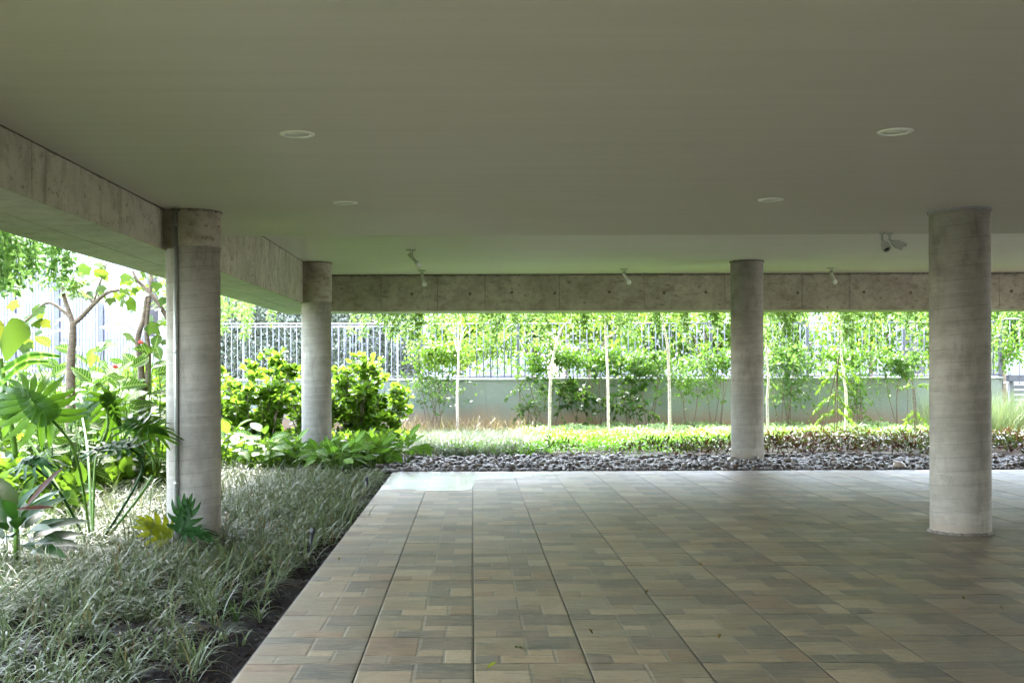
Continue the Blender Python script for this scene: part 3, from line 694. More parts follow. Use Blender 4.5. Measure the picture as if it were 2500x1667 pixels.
# ------------------------------------------------------------------ large-leaf plants as single leaves
def leaf_mesh(name, tpl, mat, smooth=True):
    me = mesh_np(name, tpl[0], tpl[1], None, smooth); me.materials.append(mat); return me
RED = mat_leaf('broad_leaf', (.026, .075, .012), (.06, .14, .018), tr=(.14, .27, .035), trf=.40, rough=.5, veins=9.0)
CAL = mat_leaf('striped_leaf', (.05, .16, .02), (.11, .26, .03), tr=(.30, .62, .06), trf=.4, rough=.5, veins=8.0)
PHI = mat_leaf('split_leaf', (.035, .10, .014), (.065, .145, .018), tr=(.19, .34, .025), trf=.5, rough=.3)
PHD = mat_leaf('dark_split_leaf', (.014, .055, .014), (.022, .075, .018), tr=(.05, .13, .02), trf=.2, rough=.5, spec=.15)
PHY = mat_leaf('yellowing_leaf', (.14, .19, .02), (.24, .25, .02), tr=(.45, .42, .03), trf=.45, rough=.35)
MAR = mat_leaf('maroon_leaf', (.06, .018, .014), (.09, .03, .02), tr=(.25, .06, .03), trf=.3, rough=.3)
DRY = mat_leaf('dry_leaf', (.16, .09, .04), (.22, .13, .05), tr=(.3, .18, .06), trf=.2, rough=.6)
BIGL = mat_leaf('lime_lobed_leaf', (.05, .115, .016), (.10, .16, .022), tr=(.17, .25, .04), trf=.42, rough=.4, yellow=(.35, .28, .04))
REDL = [leaf_mesh('leaf', leaf_t([(0, .01), (.10, .09), (.28, .21), (.5, .25), (.72, .18), (.9, .07), (1, .003)], f, d), RED) for f, d in ((.2, .15), (.25, .3), (.15, .42), (.3, .05))]
CALL = [leaf_mesh('leaf', leaf_t([(0, .02), (.12, .15), (.35, .26), (.6, .26), (.85, .14), (1, .01)], f, d), CAL) for f, d in ((.2, .15), (.3, .32), (.15, .0))]
def leaf_obj(me, parent, pos, d, nrm, size, name='leaf', mat=None):
    d = Vector(d).normalized(); x = d.cross(Vector(nrm))
    if x.length < 1e-4: x = d.cross(Vector((.3, .9, .1)))
    x.normalize(); n = x.cross(d)
    M_ = Matrix((x, d, n)).transposed().to_4x4()*1.0
    M_ = Matrix.Translation(pos) @ M_ @ Matrix.Diagonal((size, size, size, 1))
    o = link(name, me, mat, parent); o.matrix_basis = M_; return o

def redcloak(x, y, h, label, seed, ns=19, spread=.68, lsize=.29, per=8):
    q = random.Random(seed); t = thing('broad_leaf_shrub', label, 'shrub', (x, y, -.08), 'broad-leaved shrubs outside the left beam'); m = MB()
    for i in range(ns):
        a = q.uniform(0, 6.28); rr2 = spread*math.sqrt(q.random()); top = Vector((x+rr2*math.cos(a), y+rr2*math.sin(a), h*q.uniform(.62, 1.03)))
        b = Vector((x+.12*math.cos(a), y+.12*math.sin(a), -.1)); md = (b+top)/2+Vector((q.uniform(-.08, .08), q.uniform(-.08, .08), 0))
        pts = spline([b, md, top], 5); m.tube(pts, [.013-.008*k/(len(pts)-1) for k in range(len(pts))], 6)
        for k in range(per):
            u = .15+.85*(k/(per-1)); p = pts[min(int(u*(len(pts)-1)), len(pts)-1)]; an = k*1.57+q.uniform(-.4, .4)+i
            el = q.uniform(-.25, .35)+(.5 if k == per-1 else 0); d = Vector((math.cos(an)*math.cos(el), math.sin(an)*math.cos(el), math.sin(el)))
            leaf_obj(q.choice(REDL), t, p+d*.03, d, Vector((q.uniform(-.4, .4), -.75+q.uniform(-.5, .4), .8)), lsize*q.uniform(.65, 1.15))
    m.build('stem', STEMG, t)
redcloak(-5.35, 14.6, 1.72, 'broad-leaved green shrub at the foot of the leaning forked tree', 1)
redcloak(-4.75, 13.9, 1.82, 'tallest broad-leaved green shrub, between the two garden tree trunks', 2)
redcloak(-4.18, 14.9, 1.85, 'broad-leaved green shrub close behind the conduit column', 3, spread=.45)
redcloak(-6.2, 14.4, 1.8, 'broad-leaved green shrub farthest left, half behind the pleated palm', 4, spread=.7)
redcloak(-5.0, 16.2, 1.95, 'broad-leaved green shrub behind the others, before the tall fence', 5, spread=.75)
redcloak(-4.6, 12.6, 1.35, 'shorter broad-leaved green shrub in front, over the split leaves', 6, spread=.5, lsize=.28)
for i, (px, py, Y) in enumerate(((280, 895, 13.6), (345, 835, 14.2))):
    c0 = P(px, py, Y); m = MB(); q = random.Random(i)
    for k in range(12):
        d = Vector((q.uniform(-1, 1), q.uniform(-1, 1), q.uniform(0, 1.2))).normalized()*.6; m.tube([c0, c0+d*.05, c0+d*.06+Vector((0, 0, .02))], [.006, .008, .001], 5)
    setp(m.build('red_flower', simple('red_bract', (.55, .05, .035), .5) if i == 0 else bpy.data.materials['red_bract']), ('small red flower among broad green leaves, low between the trunks', 'small red flower high among the broad leaves near the column')[i], 'flower')

def calathea(x, y, h, n, label, seed, ls=.25):
    q = random.Random(seed); t = thing('striped_leaf_plant', label, 'plant', (x, y, -.06), 'plants with striped leaves in front of the far left column'); m = MB()
    for i in range(n):
        a = i*2.4+q.uniform(-.3, .3); f = math.sqrt((i+.5)/n); p0 = Vector((x+.05*math.cos(a), y+.05*math.sin(a), -.07))
        rr2 = .06+.24*f; zt = h*(.95-.5*f)*q.uniform(.75, 1.1); p1 = Vector((x+rr2*math.cos(a), y+rr2*math.sin(a), zt))
        m.tube(spline([p0, (p0+p1)/2+Vector((0, 0, .06)), p1], 4), .0045, 5)
        el = .95-1.1*f+q.uniform(-.25, .25); d = Vector((math.cos(a)*math.cos(el), math.sin(a)*math.cos(el), math.sin(el)))
        leaf_obj(q.choice(CALL), t, p1, d, Vector((q.uniform(-.3, .3)-.2*math.cos(a), q.uniform(-.3, .3)-.5, 1)), ls*q.uniform(.75, 1.2))
    m.build('stem', STEMG, t)
for i, (x, y, h, n, ls, lab) in enumerate([
    (-4.85, 17.0, .62, 22, .30, 'leftmost striped-leaf plant, showing left of the conduit column'),
    (-3.75, 17.9, .72, 22, .29, 'tallest striped-leaf plant, just right of the conduit column'),
    (-3.25, 18.1, .66, 22, .28, 'striped-leaf plant second right of the conduit column'),
    (-2.85, 18.3, .46, 20, .26, 'striped-leaf plant touching the left side of the far column foot'),
    (-2.35, 18.2, .44, 20, .26, 'striped-leaf plant right in front of the far left column foot'),
    (-1.95, 18.3, .42, 20, .25, 'striped-leaf plant just right of the far left column foot'),
    (-1.55, 18.5, .46, 20, .26, 'striped-leaf plant second from the pebbles'),
    (-1.12, 18.75, .50, 20, .29, 'rightmost striped-leaf plant, bending over the pebbles'),
    (-4.3, 17.2, .66, 22, .30, 'striped-leaf plant hidden mostly behind the conduit column'),
    (-2.1, 17.75, .40, 18, .25, 'front striped-leaf plant at the back of the striped grass, near the far column')]): calathea(x, y, h, n, lab, 20+i, ls)

def lobed(L, nl, wid, mat, seed, name='leaf', droop=.25, back=True, lw=1.0):
    """Deeply cut leaf: midrib along +y, finger lobes both sides, own curl."""
    q = random.Random(seed); V = []; F = []
    def strip(p0, ang, ln, w0, curl):
        n = 6; b = len(V)
        for k in range(n+1):
            u = k/n; r_ = ln*u; a = ang+curl*u*u
            x = p0[0]+r_*math.sin(a); y = p0[1]+r_*math.cos(a); w = w0*(1.0+.25*math.sin(u*9+seed))*(1-.25*u)*(1 if u < .8 else (1-u)/.2*.85+.15)
            tx, ty = math.cos(a), -math.sin(a); z = -droop*(x*x+y*y)/L*1.0+.012*math.sin(u*7+ang*3)
            V.append((x-tx*w, y-ty*w, z+w*.25)); V.append((x, y, z)); V.append((x+tx*w, y+ty*w, z+w*.25))
        for k in range(n):
            c_ = b+3*k; F.extend([(c_, c_+1, c_+4, c_+3), (c_+1, c_+2, c_+5, c_+4)])
    for s in (-1, 1):
        for k in range(nl):
            u = k/(nl-1); ang = s*math.radians(150-128*u if back else 88-70*u)*(1+q.uniform(-.03, .03)); yb = L*(.02+.62*u)
            ln = L*(.42+.30*math.sin(math.pi*(.18+.66*u)))*q.uniform(.9, 1.08)*wid
            strip((0, yb), ang, ln, lw*L*.056*(1.25-.3*u), -s*q.uniform(.0, .35))
    strip((0, L*.55), 0, L*.5, L*.05, 0)
    b = len(V)                                  # blade web around the midrib
    web = [(-.10, .06), (.0, .13), (.15, .15), (.35, .14), (.55, .11), (.75, .06), (.9, .02)]
    for y, w in web:
        yy = y*L; ww = w*L*1.7; z = -droop*yy*yy/L; V += [(-ww, yy-ww*.3, z+.01-droop*ww*ww/L), (0, yy, z-.003), (ww, yy-ww*.3, z+.01-droop*ww*ww/L)]
    for k in range(len(web)-1):
        c_ = b+3*k; F += [(c_, c_+1, c_+4, c_+3), (c_+1, c_+2, c_+5, c_+4)]
    me = mesh_np(name, V, F, None, True); me.materials.append(mat); return me
def phil(label, leaves, base, stem_r=.012):
    t = thing('split_leaf_plant', label, 'plant', base)
    for k, (pix, Y, tip, nrm, L, nl, mat, dr, mids) in enumerate(leaves):
        p = P(*pix, Y); leaf_obj(lobed(L, nl, 1.0, mat, k+3, droop=dr, back=nl > 6, lw=1.0 if nl > 6 else 1.45), t, p, tip, nrm, 1.0)
        m = MB(); m.tube(spline([base]+[P(*a) for a in mids]+[p], 6), [stem_r*1.3]+[stem_r]*(6*(len(mids)+1)-1)+[stem_r*.75], 8); m.build('stalk', STEMG if mat is not PHD else PHD, t)
b1 = P(225, 1262, 10.2); b1.z = -.08
phil('big split-leaf plant at the left edge with wide fan-like leaves on long stalks', [
    ((118, 1012), 9.6, (-.62, .15, .52), (.10, -.85, .50), .50, 9, PHI, .30, [(185, 1110, 9.8)]),
    ((258, 968), 10.6, (.35, .1, -.45), (-.3, -.35, .9), .36, 8, PHI, .45, [(232, 1130, 10.4), (262, 1040, 10.5)]),
    ((318, 1030), 10.4, (.85, -.1, -.05), (-.2, -.55, .8), .38, 8, PHI, .4, [(370, 1160, 10.2), (345, 1075, 10.3)]),
    ((310, 1085), 10.0, (-.95, -.1, -.02), (.05, -.35, .93), .36, 7, PHD, .15, [(345, 1150, 10.1)]),
    ((60, 1120), 9.4, (.5, -.3, .1), (0, -.5, .85), .30, 7, PHD, .4, [(140, 1190, 9.8)]),
    ((30, 1010), 11.4, (-.3, .3, .6), (.3, -.8, .5), .40, 8, PHI, .3, [(120, 1150, 11)]),
    ((200, 1010), 12.3, (.3, .3, .55), (-.2, -.8, .6), .40, 8, PHI, .35, [(215, 1120, 11)])], b1)
b2 = P(420, 1345, 10.0); b2.z = -.08
phil('small split-leaf plant with one yellow leaf at the foot of the conduit column', [
    ((407, 1308), 9.95, (-.72, 0, .50), (.25, -.85, .45), .27, 5, PHY, .1, []),
    ((444, 1290), 9.9, (.12, .05, .95), (.1, -.97, .15), .27, 5, PHD, .1, []),
    ((452, 1296), 9.8, (.85, -.2, .1), (-.1, -.6, .8), .22, 4, PHD, .35, [])], b2, .008)
# dark glossy plant with a maroon spear at the left edge
t = thing('dark_leaf_plant', 'dark glossy low plant with a maroon spear leaf at the left edge', 'plant', (-3.52, 8.9, -.08)); q = random.Random(4)
DKL = leaf_t([(0, .02), (.15, .12), (.4, .19), (.7, .14), (1, .005)], .3, .25)
dkm = [leaf_mesh('leaf', DKL, PHD), leaf_mesh('leaf', leaf_t([(0, .015), (.2, .05), (.5, .075), (.8, .05), (1, .002)], .5, .05), MAR), leaf_mesh('leaf', DKL, mat_leaf('olive_leaf', (.03, .06, .012), (.045, .07, .015), tr=(.08, .11, .02), trf=.2, rough=.5))]
c0 = Vector((-3.52, 8.9, -.05))
for i in range(44):
    a = i*2.4; f = math.sqrt(i/44); el = 1.1-1.0*f; d = Vector((math.cos(a)*math.cos(el), math.sin(a)*math.cos(el), math.sin(el)))
    leaf_obj(dkm[2] if q.random() < .15 else dkm[0], t, c0+Vector((.22*f*math.cos(a), .22*f*math.sin(a), .20+.45*(1-f)*q.uniform(.6, 1.1))), d, (q.uniform(-.3, .3), -.4, 1), q.uniform(.26, .42))
leaf_obj(dkm[1], t, P(62, 1235, 8.6), (.55, -.05, .62), (-.5, -.7, .4), .42); leaf_obj(dkm[1], t, P(40, 1240, 8.6), (.8, -.1, .08), (-.1, -.7, .8), .30)
m = MB(); m.tube([c0, c0+Vector((0, 0, .55))], .02, 8); m.build('stem', STEMG, t)
t = thing('pleated_palm', 'palm with broad pleated pale leaves at the left edge', 'palm', (-4.7, 12.2, -.08))
for k, (tip, base_, w) in enumerate((((75, 800), (5, 860), .15), ((10, 790), (-40, 880), .16), ((150, 868), (0, 905), .035), ((120, 880), (0, 935), .03))):
    a, b = P(*base_, 11.5), P(*tip, 11.7); mdp = (a+b)/2+Vector((0, 0, .10)); pts = spline([a, mdp, b], 6); V = []; F = []
    for j, p in enumerate(pts):
        u = j/(len(pts)-1); ww = w*math.sin(math.pi*min(1, .12+u*.88))**.6
        for i in range(7):
            s = (i-3)/3; V.append(p+Vector((.45*s*ww, -.25*s*ww, -s*ww*.9 + (.012 if i % 2 else 0))))
    for j in range(len(pts)-1):
        for i in range(6): bb = j*7+i; F.append((bb, bb+1, bb+8, bb+7))
    me = mesh_np('leaf', np.array([tuple(v) for v in V]), np.array(F), None, False); link('leaf', me, BIGL if k < 2 else BLADE if False else CAL, t)
m = MB(); m.tube([(-4.9, 12.2, -.1), (-4.75, 12.0, .7), tuple(P(0, 870, 11.5))], .03, 8); m.build('stem', STEMG, t)

# ------------------------------------------------------------------ round-leaved shrubs
def clusia(x, y, h, rx, n, label, seed, ns=16):
    q = random.Random(seed); rg = np.random.default_rng(seed); t = thing('round_leaf_shrub', label, 'shrub', (x, y, -.05), 'round-leaved shrubs by the far left column'); m = MB(); parts = []
    pos = []; D = []
    for i in range(ns):
        a = q.uniform(0, 6.28); R = rx*math.sqrt(q.random())*1.0; top = Vector((x+R*math.cos(a), y+R*math.sin(a)*.8, h*q.uniform(.62, 1.05)-.16*h*(R/rx)**2)); b = Vector((x+.3*R*math.cos(a), y+.3*R*math.sin(a), -.08))
        pts = spline([b, (b+top)/2+Vector((q.uniform(-.1, .1), q.uniform(-.1, .1), 0)), top], 6); m.tube(pts, [.014-.009*k/(len(pts)-1) for k in range(len(pts))], 6)
        for s in range(5):
            u = q.uniform(.25, .95); p = pts[int(u*(len(pts)-1))]; e = p+Vector((q.uniform(-.28, .28), q.uniform(-.28, .28), q.uniform(.02, .3))); tw = spline([p, (p+e)/2, e], 3); m.tube(tw, .004, 4)
            for k in range(n//(ns*5)):
                w = q.random(); pp = p.lerp(e, w); a2 = q.uniform(0, 6.28); el = q.uniform(-.3, .9); d = (math.cos(a2)*math.cos(el), math.sin(a2)*math.cos(el), math.sin(el)); pos.append(pp+Vector(d)*.02); D.append(d)
    pos = np.array([tuple(v) for v in pos]); D = np.array(D); N = len(pos)
    c = cols(N, (.085, .19, .022), (.17, .30, .035), rg, .22)
    parts.append(inst(*ROUND, pos, frames(D, rdir(N, rg, .8)), .125*(.7+.6*rg.random(N)), c))
    m.build('stem', BARKD, t); foliage(t, parts, LEAFG)
clusia(-4.1, 22.4, 1.95, 1.15, 3000, 'round-leaved shrub filling the gap between the two left columns', 5, 18)
clusia(-3.2, 23.6, 1.7, .9, 1500, 'round-leaved shrub showing just left of the far left column', 8, 18)
clusia(-5.6, 19.3, 1.55, .7, 1500, 'round-leaved shrub behind the broad leaves, left of the conduit column', 6, 14)
clusia(-2.12, 23.8, 1.86, 1.05, 3600, 'bushy round-leaved shrub right of the far left column', 7, 34)

# ------------------------------------------------------------------ garden beyond the pebbles
r = np.random.default_rng(21)
# pebbles
PCOL = [(.07, .05, .043), (.10, .078, .068), (.04, .029, .025), (.18, .145, .12), (.10, .066, .048), (.072, .064, .066)]
def pebble_tpl(seed):
    q = random.Random(seed); bm = bmesh.new(); bmesh.ops.create_icosphere(bm, subdivisions=2, radius=1)
    sx, sy, sz = q.uniform(.8, 1.1), q.uniform(.55, .8), q.uniform(.38, .6)
    for v in bm.verts:
        k = 1+.12*math.sin(v.co.x*2.3+seed)+.10*math.sin(v.co.y*2.9+seed*2); v.co = Vector((v.co.x*sx*k, v.co.y*sy*k, v.co.z*sz*k))
    bmesh.ops.triangulate(bm, faces=bm.faces[:]); bm.verts.index_update()
    V = np.array([tuple(v.co) for v in bm.verts]); F = np.array([[v.index for v in f.verts] for f in bm.faces]); bm.free(); return V, F
def pebble_lo(seed):
    q = random.Random(seed); n, mrows = 8, 4; V = [(0, 0, -1)]; F = []
    for j in range(1, mrows):
        ph = math.pi*j/mrows-math.pi/2
        for i in range(n): a = 2*math.pi*i/n; V.append((math.cos(a)*math.cos(ph), math.sin(a)*math.cos(ph), math.sin(ph)))
    V.append((0, 0, 1)); top = len(V)-1
    for i in range(n): F.append((0, 1+(i+1) % n, 1+i)); F.append((top, 1+(mrows-2)*n+i, 1+(mrows-2)*n+(i+1) % n))
    for j in range(mrows-2):
        for i in range(n): a = 1+j*n+i; b = 1+j*n+(i+1) % n; F += [(a, b, b+n), (a, b+n, a+n)]
    s = (q.uniform(.85, 1.15), q.uniform(.55, .8), q.uniform(.36, .6)); V = np.array(V)
    k = 1+.13*np.sin(V[:, 0]*2.3+seed)+.11*np.sin(V[:, 1]*2.9+seed*2); return V*np.array(s)*k[:, None], np.array(F)
PT = [pebble_lo(i) for i in range(8)]
bed = struct(link('pebble_bed', mesh_np('pebble_bed', [(-1.6, 17.49, -.03), (16, 17.49, -.03), (16, 20.3, -.02), (-1.2, 20.3, -.02)], [(0, 1, 2, 3)]), SOIL))
PM = []
for i, (V, F) in enumerate(PT):
    for cidx in (0, 1, 2, 4):
        me = mesh_np('pebble', V, F, np.tile(np.array(PCOL[cidx]), (len(V), 1)), True); me.materials.append(PEB); PM.append(me)
cand = []
yy = 17.53
while yy < 20.2:
    xx = -1.45
    while xx < 13.5:
        x = xx+r.uniform(-.035, .035); y = yy+r.uniform(-.035, .035)
        back = 20.05+.12*math.sin(x*1.3)+.08*math.sin(x*3.1)
        if y < back and x > -1.5+.35*max(0, (y-18.2)) and (x-C3[0])**2+(y-C3[1])**2 > (C3[2]+.04)**2: cand.append((y, x, .0))
        xx += .092
    yy += .076
n0 = len(cand); extra = [(y+r.uniform(-.04, .04), x+r.uniform(-.05, .05), .045) for (y, x, z) in cand if r.random() < .22 and y > 17.62]
cand += extra; cand.sort()
rest = []; cnt = 0; q = random.Random(2)
for (y, x, z) in cand:
    sz = q.uniform(.034, .068)*(1.25 if q.random() < .12 else 1); rz = q.uniform(0, 6.28); k = q.randrange(len(PM))
    if cnt < 300 and x < .49*y and y > 17.5:
        o = link('pebble', PM[k], None, bed, (x, y, z+sz*.12)); o.scale = (sz, sz, sz); o.rotation_euler = (q.uniform(-.25, .25), q.uniform(-.25, .25), rz); cnt += 1
    else: rest.append((x, y, z+sz*.12, sz, rz, q.uniform(-.25, .25), k//4, q.random()))
Vs = []; Fs = []; Cs = []; b = 0
for x, y, z, sz, rz, tl, k, cr in rest:
    V, F = PT[k]; c_, s_ = math.cos(rz), math.sin(rz); R = np.array(((c_, -s_, 0), (s_, c_, tl), (0, 0, 1)))
    Vs.append((V*sz)@R.T+np.array((x, y, z))); Fs.append(F+b); b += len(V); Cs.append(np.tile(np.array(PCOL[int(cr*6)])*(.6+.6*((cr*37) % 1)), (len(V), 1)))
setp(link('pebbles', mesh_np('pebbles', np.vstack(Vs), np.vstack(Fs), np.vstack(Cs), True), PEB, bed), kind='stuff')
def boulder(px, py, Y, s, col, label, seed):
    V, F = pebble_tpl(seed); p = P(px, py, Y); me = mesh_np('stone', V*s, F, np.tile(np.array(col), (len(V), 1)), True)
    o = link('stone', me, PEB, None, p); o.rotation_euler = (.3, .4, seed); setp(o, label, 'stone')
boulder(1490, 1124, 19.9, .17, (.07, .05, .04), 'dark brown rock standing up at the back of the pebbles', 3)
boulder(2196, 1140, 17.75, .12, (.42, .33, .26), 'pale rounded stone at the pebble edge beside the right column', 5)
boulder(1850, 1140, 18.2, .095, (.30, .25, .20), 'tan rounded stone in the pebbles right of the far right column', 7)
boulder(1075, 1140, 18.1, .10, (.13, .09, .07), 'large dark pebble at the left end of the pebble strip', 9)

# ground covers
def area(n, x0, x1, y0, y1, keep): p = np.stack([r.uniform(x0, x1, n), r.uniform(y0, y1, n)], 1); return off_cols(p[keep(p[:, 0], p[:, 1])], .02)
def back(x): return 20.05+.12*np.sin(x*1.3)+.08*np.sin(x*3.1)
def mat_cover(name, label, p, hz, size, ca, cb, tpl, mat, seed, up=.9, dark=.3, hump=.07, pick=False):
    rg = np.random.default_rng(seed); n = len(p)
    z = hz*(.35+.65*rg.random(n))+hump*(np.sin(p[:, 0]*3.1+seed)*np.sin(p[:, 1]*2.7)+.5*np.sin(p[:, 0]*7.3)*np.sin(p[:, 1]*6.1+1))
    pos = np.concatenate([p, z[:, None]], 1); c = cols(n, ca, cb, rg, dark)
    if pick:
        side = np.clip(.45+.25*np.sin(p[:, 0]*1.7)+.2*np.sin(p[:, 1]*4+p[:, 0])+(z/hz-.6)*.5, .1, .9); c = np.where(rg.random((n, 1)) < side[:, None], np.array(cb), np.array(ca))*(.5+.8*rg.random((n, 1)))
    V, F, C = inst(*tpl, pos, frames(rdir(n, rg, .25), rdir(n, rg, up*2)), size*(.6+.8*rg.random(n)), c)
    o = link(name, mesh_np(name, V, F, C), mat); setp(o, label, 'ground cover', None, 'stuff'); return o
split = lambda x: 2.9+.0*x
red_edge = lambda x: 20.2+np.clip((x-3.0)*.8, 0, 3.4)         # red plants widen towards the right
p = area(52000, -1.1, 13, 19.9, 27.6, lambda x, y: (y > np.maximum(back(x), red_edge(x)-.25*np.sin(x*2))) & (y < 25.0+.3*np.sin(x)) & ~((x < 1.25+.2*np.sin(y*2)) & (y > 20.9+.5*np.sin(x*1.7)) ) & (x > -.6))
mat_cover('lime_ground_cover', 'bright lime green low ground cover behind the pebbles', p, .20, .062, (.24, .38, .03), (.38, .47, .06), LEAF2, LEAFL, 31)
p = area(30000, 0, 13, 24.4, 27.7, lambda x, y: (y > 24.6+.35*np.sin(x*1.2)) & (x > .9+.2*np.sin(y)))
mat_cover('pale_ground_cover', 'pale sunlit leafy ground cover at the foot of the garden wall', p, .19, .085, (.30, .42, .14), (.52, .58, .30), LEAF2, LEAFC, 32)
p = area(30000, 1.2, 14, 19.9, 24.2, lambda x, y: (y > back(x)) & (y < red_edge(x)+.15*np.sin(x*5)))
n = len(p); mat_cover('bronze_ground_cover', 'bronze and olive pointed-leaf ground cover along the pebbles at right', p, .27, .115, (.10, .022, .02), (.12, .20, .035), NARROW2, LEAFB, 33, dark=.55, up=.6, pick=True)
p = area(9000, -1.5, 1.6, 20.2, 26.6, lambda x, y: (((x-.05)/1.42)**2+((y-23.2)/3.0)**2 < 1))
rg = np.random.default_rng(34)
V, F, C = tufts(p[:6000], -.04, 5, .26+.10*rg.random(min(6000, len(p))), .0075, rg, ce=(.55, .62, .57), cm=(.26, .36, .24), S_=3, mid=False, lean=.5, curl=1.3, spread=.05)
setp(link('white_grass', mesh_np('white_grass', V, F, C), BLADE), 'silvery white striped grass patch between pebbles and garden wall', 'grass', None, 'stuff')
p = area(260, -1.6, 1.5, 25.2, 27.2, lambda x, y: x < 2); V, F, C = tufts(p, 0, 3, .5+.2*rg.random(len(p)), .006, rg, ce=(.45, .30, .17), cm=(.40, .26, .14), S_=5, mid=False, lean=.5, curl=1.1)
setp(link('dry_grass', mesh_np('dry_grass', V, F, C), BLADE), 'dry straw-coloured grass stalks in front of the soil-stained wall', 'grass', None, 'stuff')
# feathery grass at the right edge
p = np.stack([r.uniform(10.2, 13.0, 420), r.uniform(23.6, 26.5, 420)], 1); V, F, C = tufts(p, -.03, 12, .9+.35*r.random(420), .004, np.random.default_rng(35), ce=(.26, .36, .16), cm=(.16, .27, .09), S_=4, mid=False, lean=.35, curl=.5, spread=.10)
setp(link('feathery_grass', mesh_np('feathery_grass', V, F, C), BLADE), 'tall feathery green grass right of the right column', 'grass', None, 'stuff')

# slender pale trees
def slim_tree(label, pts, Y, fork=None, crown=1800, seed=1, rad=.036):
    rg = np.random.default_rng(seed); q = random.Random(seed); w = [P(x, y, Y) for x, y in pts]; w[0].z = -.05; base = w[0]
    t = thing('slender_tree', label, 'tree', base, 'slender pale trees before the garden wall')
    top = w[-1]+(w[-1]-w[-2]).normalized()*1.6; top.z = max(top.z, 4.3); m = MB(); pl = spline(w+[top], 6); m.tube(pl, [rad*(1-.55*k/(len(pl)-1))*(1+.06*math.sin(k*1.9)) for k in range(len(pl))], 10); m.build('trunk', BARKP, t)
    ends = [top, pl[-4]]
    for fpts in (fork or []):
        f = [P(x, y, Y) for x, y in fpts]; f.append(f[-1]+(f[-1]-f[-2]).normalized()*1.2); m = MB(); fl_ = spline(f, 5); m.tube(fl_, [rad*.62*(1-.5*k/(len(fl_)-1)) for k in range(len(fl_))], 8); m.build('branch', BARKP, t); ends.append(f[-1])
    for k in range(5):
        p0 = pl[-1-q.randrange(8)]; e = p0+Vector((q.uniform(-.9, .9), q.uniform(-.6, .6), q.uniform(-.2, .9))); m = MB(); m.tube(spline([p0, (p0+e)/2+Vector((0, 0, .12)), e], 4), [.014]*5+[.010, .008, .006, .004], 6); m.build('branch', BARKP, t); ends.append(e)
    parts = []
    for e in ends: parts.append(cloud((e.x, e.y, e.z-.1), (.75, .65, .7), crown//(3*len(ends)), .085, GL, GY, rg, 10, .3, hang=.6))
    mid = P(pts[-1][0], 775, Y); parts.append(cloud((mid.x, Y-.1, 2.75), (.85, .5, .40), crown//4, .08, GL, GY, rg, 9, .3, hang=.8))
    foliage(t, parts, LEAFA, 'crown')
slim_tree('pale slender tree with a low fork, leftmost in the row', [(1117, 1035), (1116, 960), (1119, 900), (1119, 858)], 26.3, [[(1119, 862), (1110, 830), (1106, 785)], [(1119, 862), (1126, 820), (1127, 765)]], 1800, 1)
slim_tree('pale slender tree whose trunk leans right near the beam', [(1341, 1056), (1343, 950), (1351, 870), (1372, 805), (1402, 765)], 24.8, None, 1800, 2)
slim_tree('pale slender straight tree, third in the row from the left', [(1485, 1045), (1484, 940), (1481, 860), (1476, 770)], 25.6, [[(1481, 826), (1500, 815), (1515, 790)]], 1800, 3)
slim_tree('pale slender tree just left of the far right column', [(1635, 1056), (1634, 960), (1631, 860), (1624, 815), (1615, 765)], 24.8, None, 1800, 4)
slim_tree('slender tree just right of the far right column, forking to the right', [(1876, 1056), (1873, 985), (1876, 930), (1872, 872), (1869, 800)], 24.8, [[(1872, 872), (1884, 845), (1910, 800)]], 1800, 5, .03)
slim_tree('pale slender tree behind the feathery plant with leaning canes', [(2063, 1052), (2066, 980), (2060, 920), (2053, 850), (2050, 770)], 25.2, None, 1800, 6)

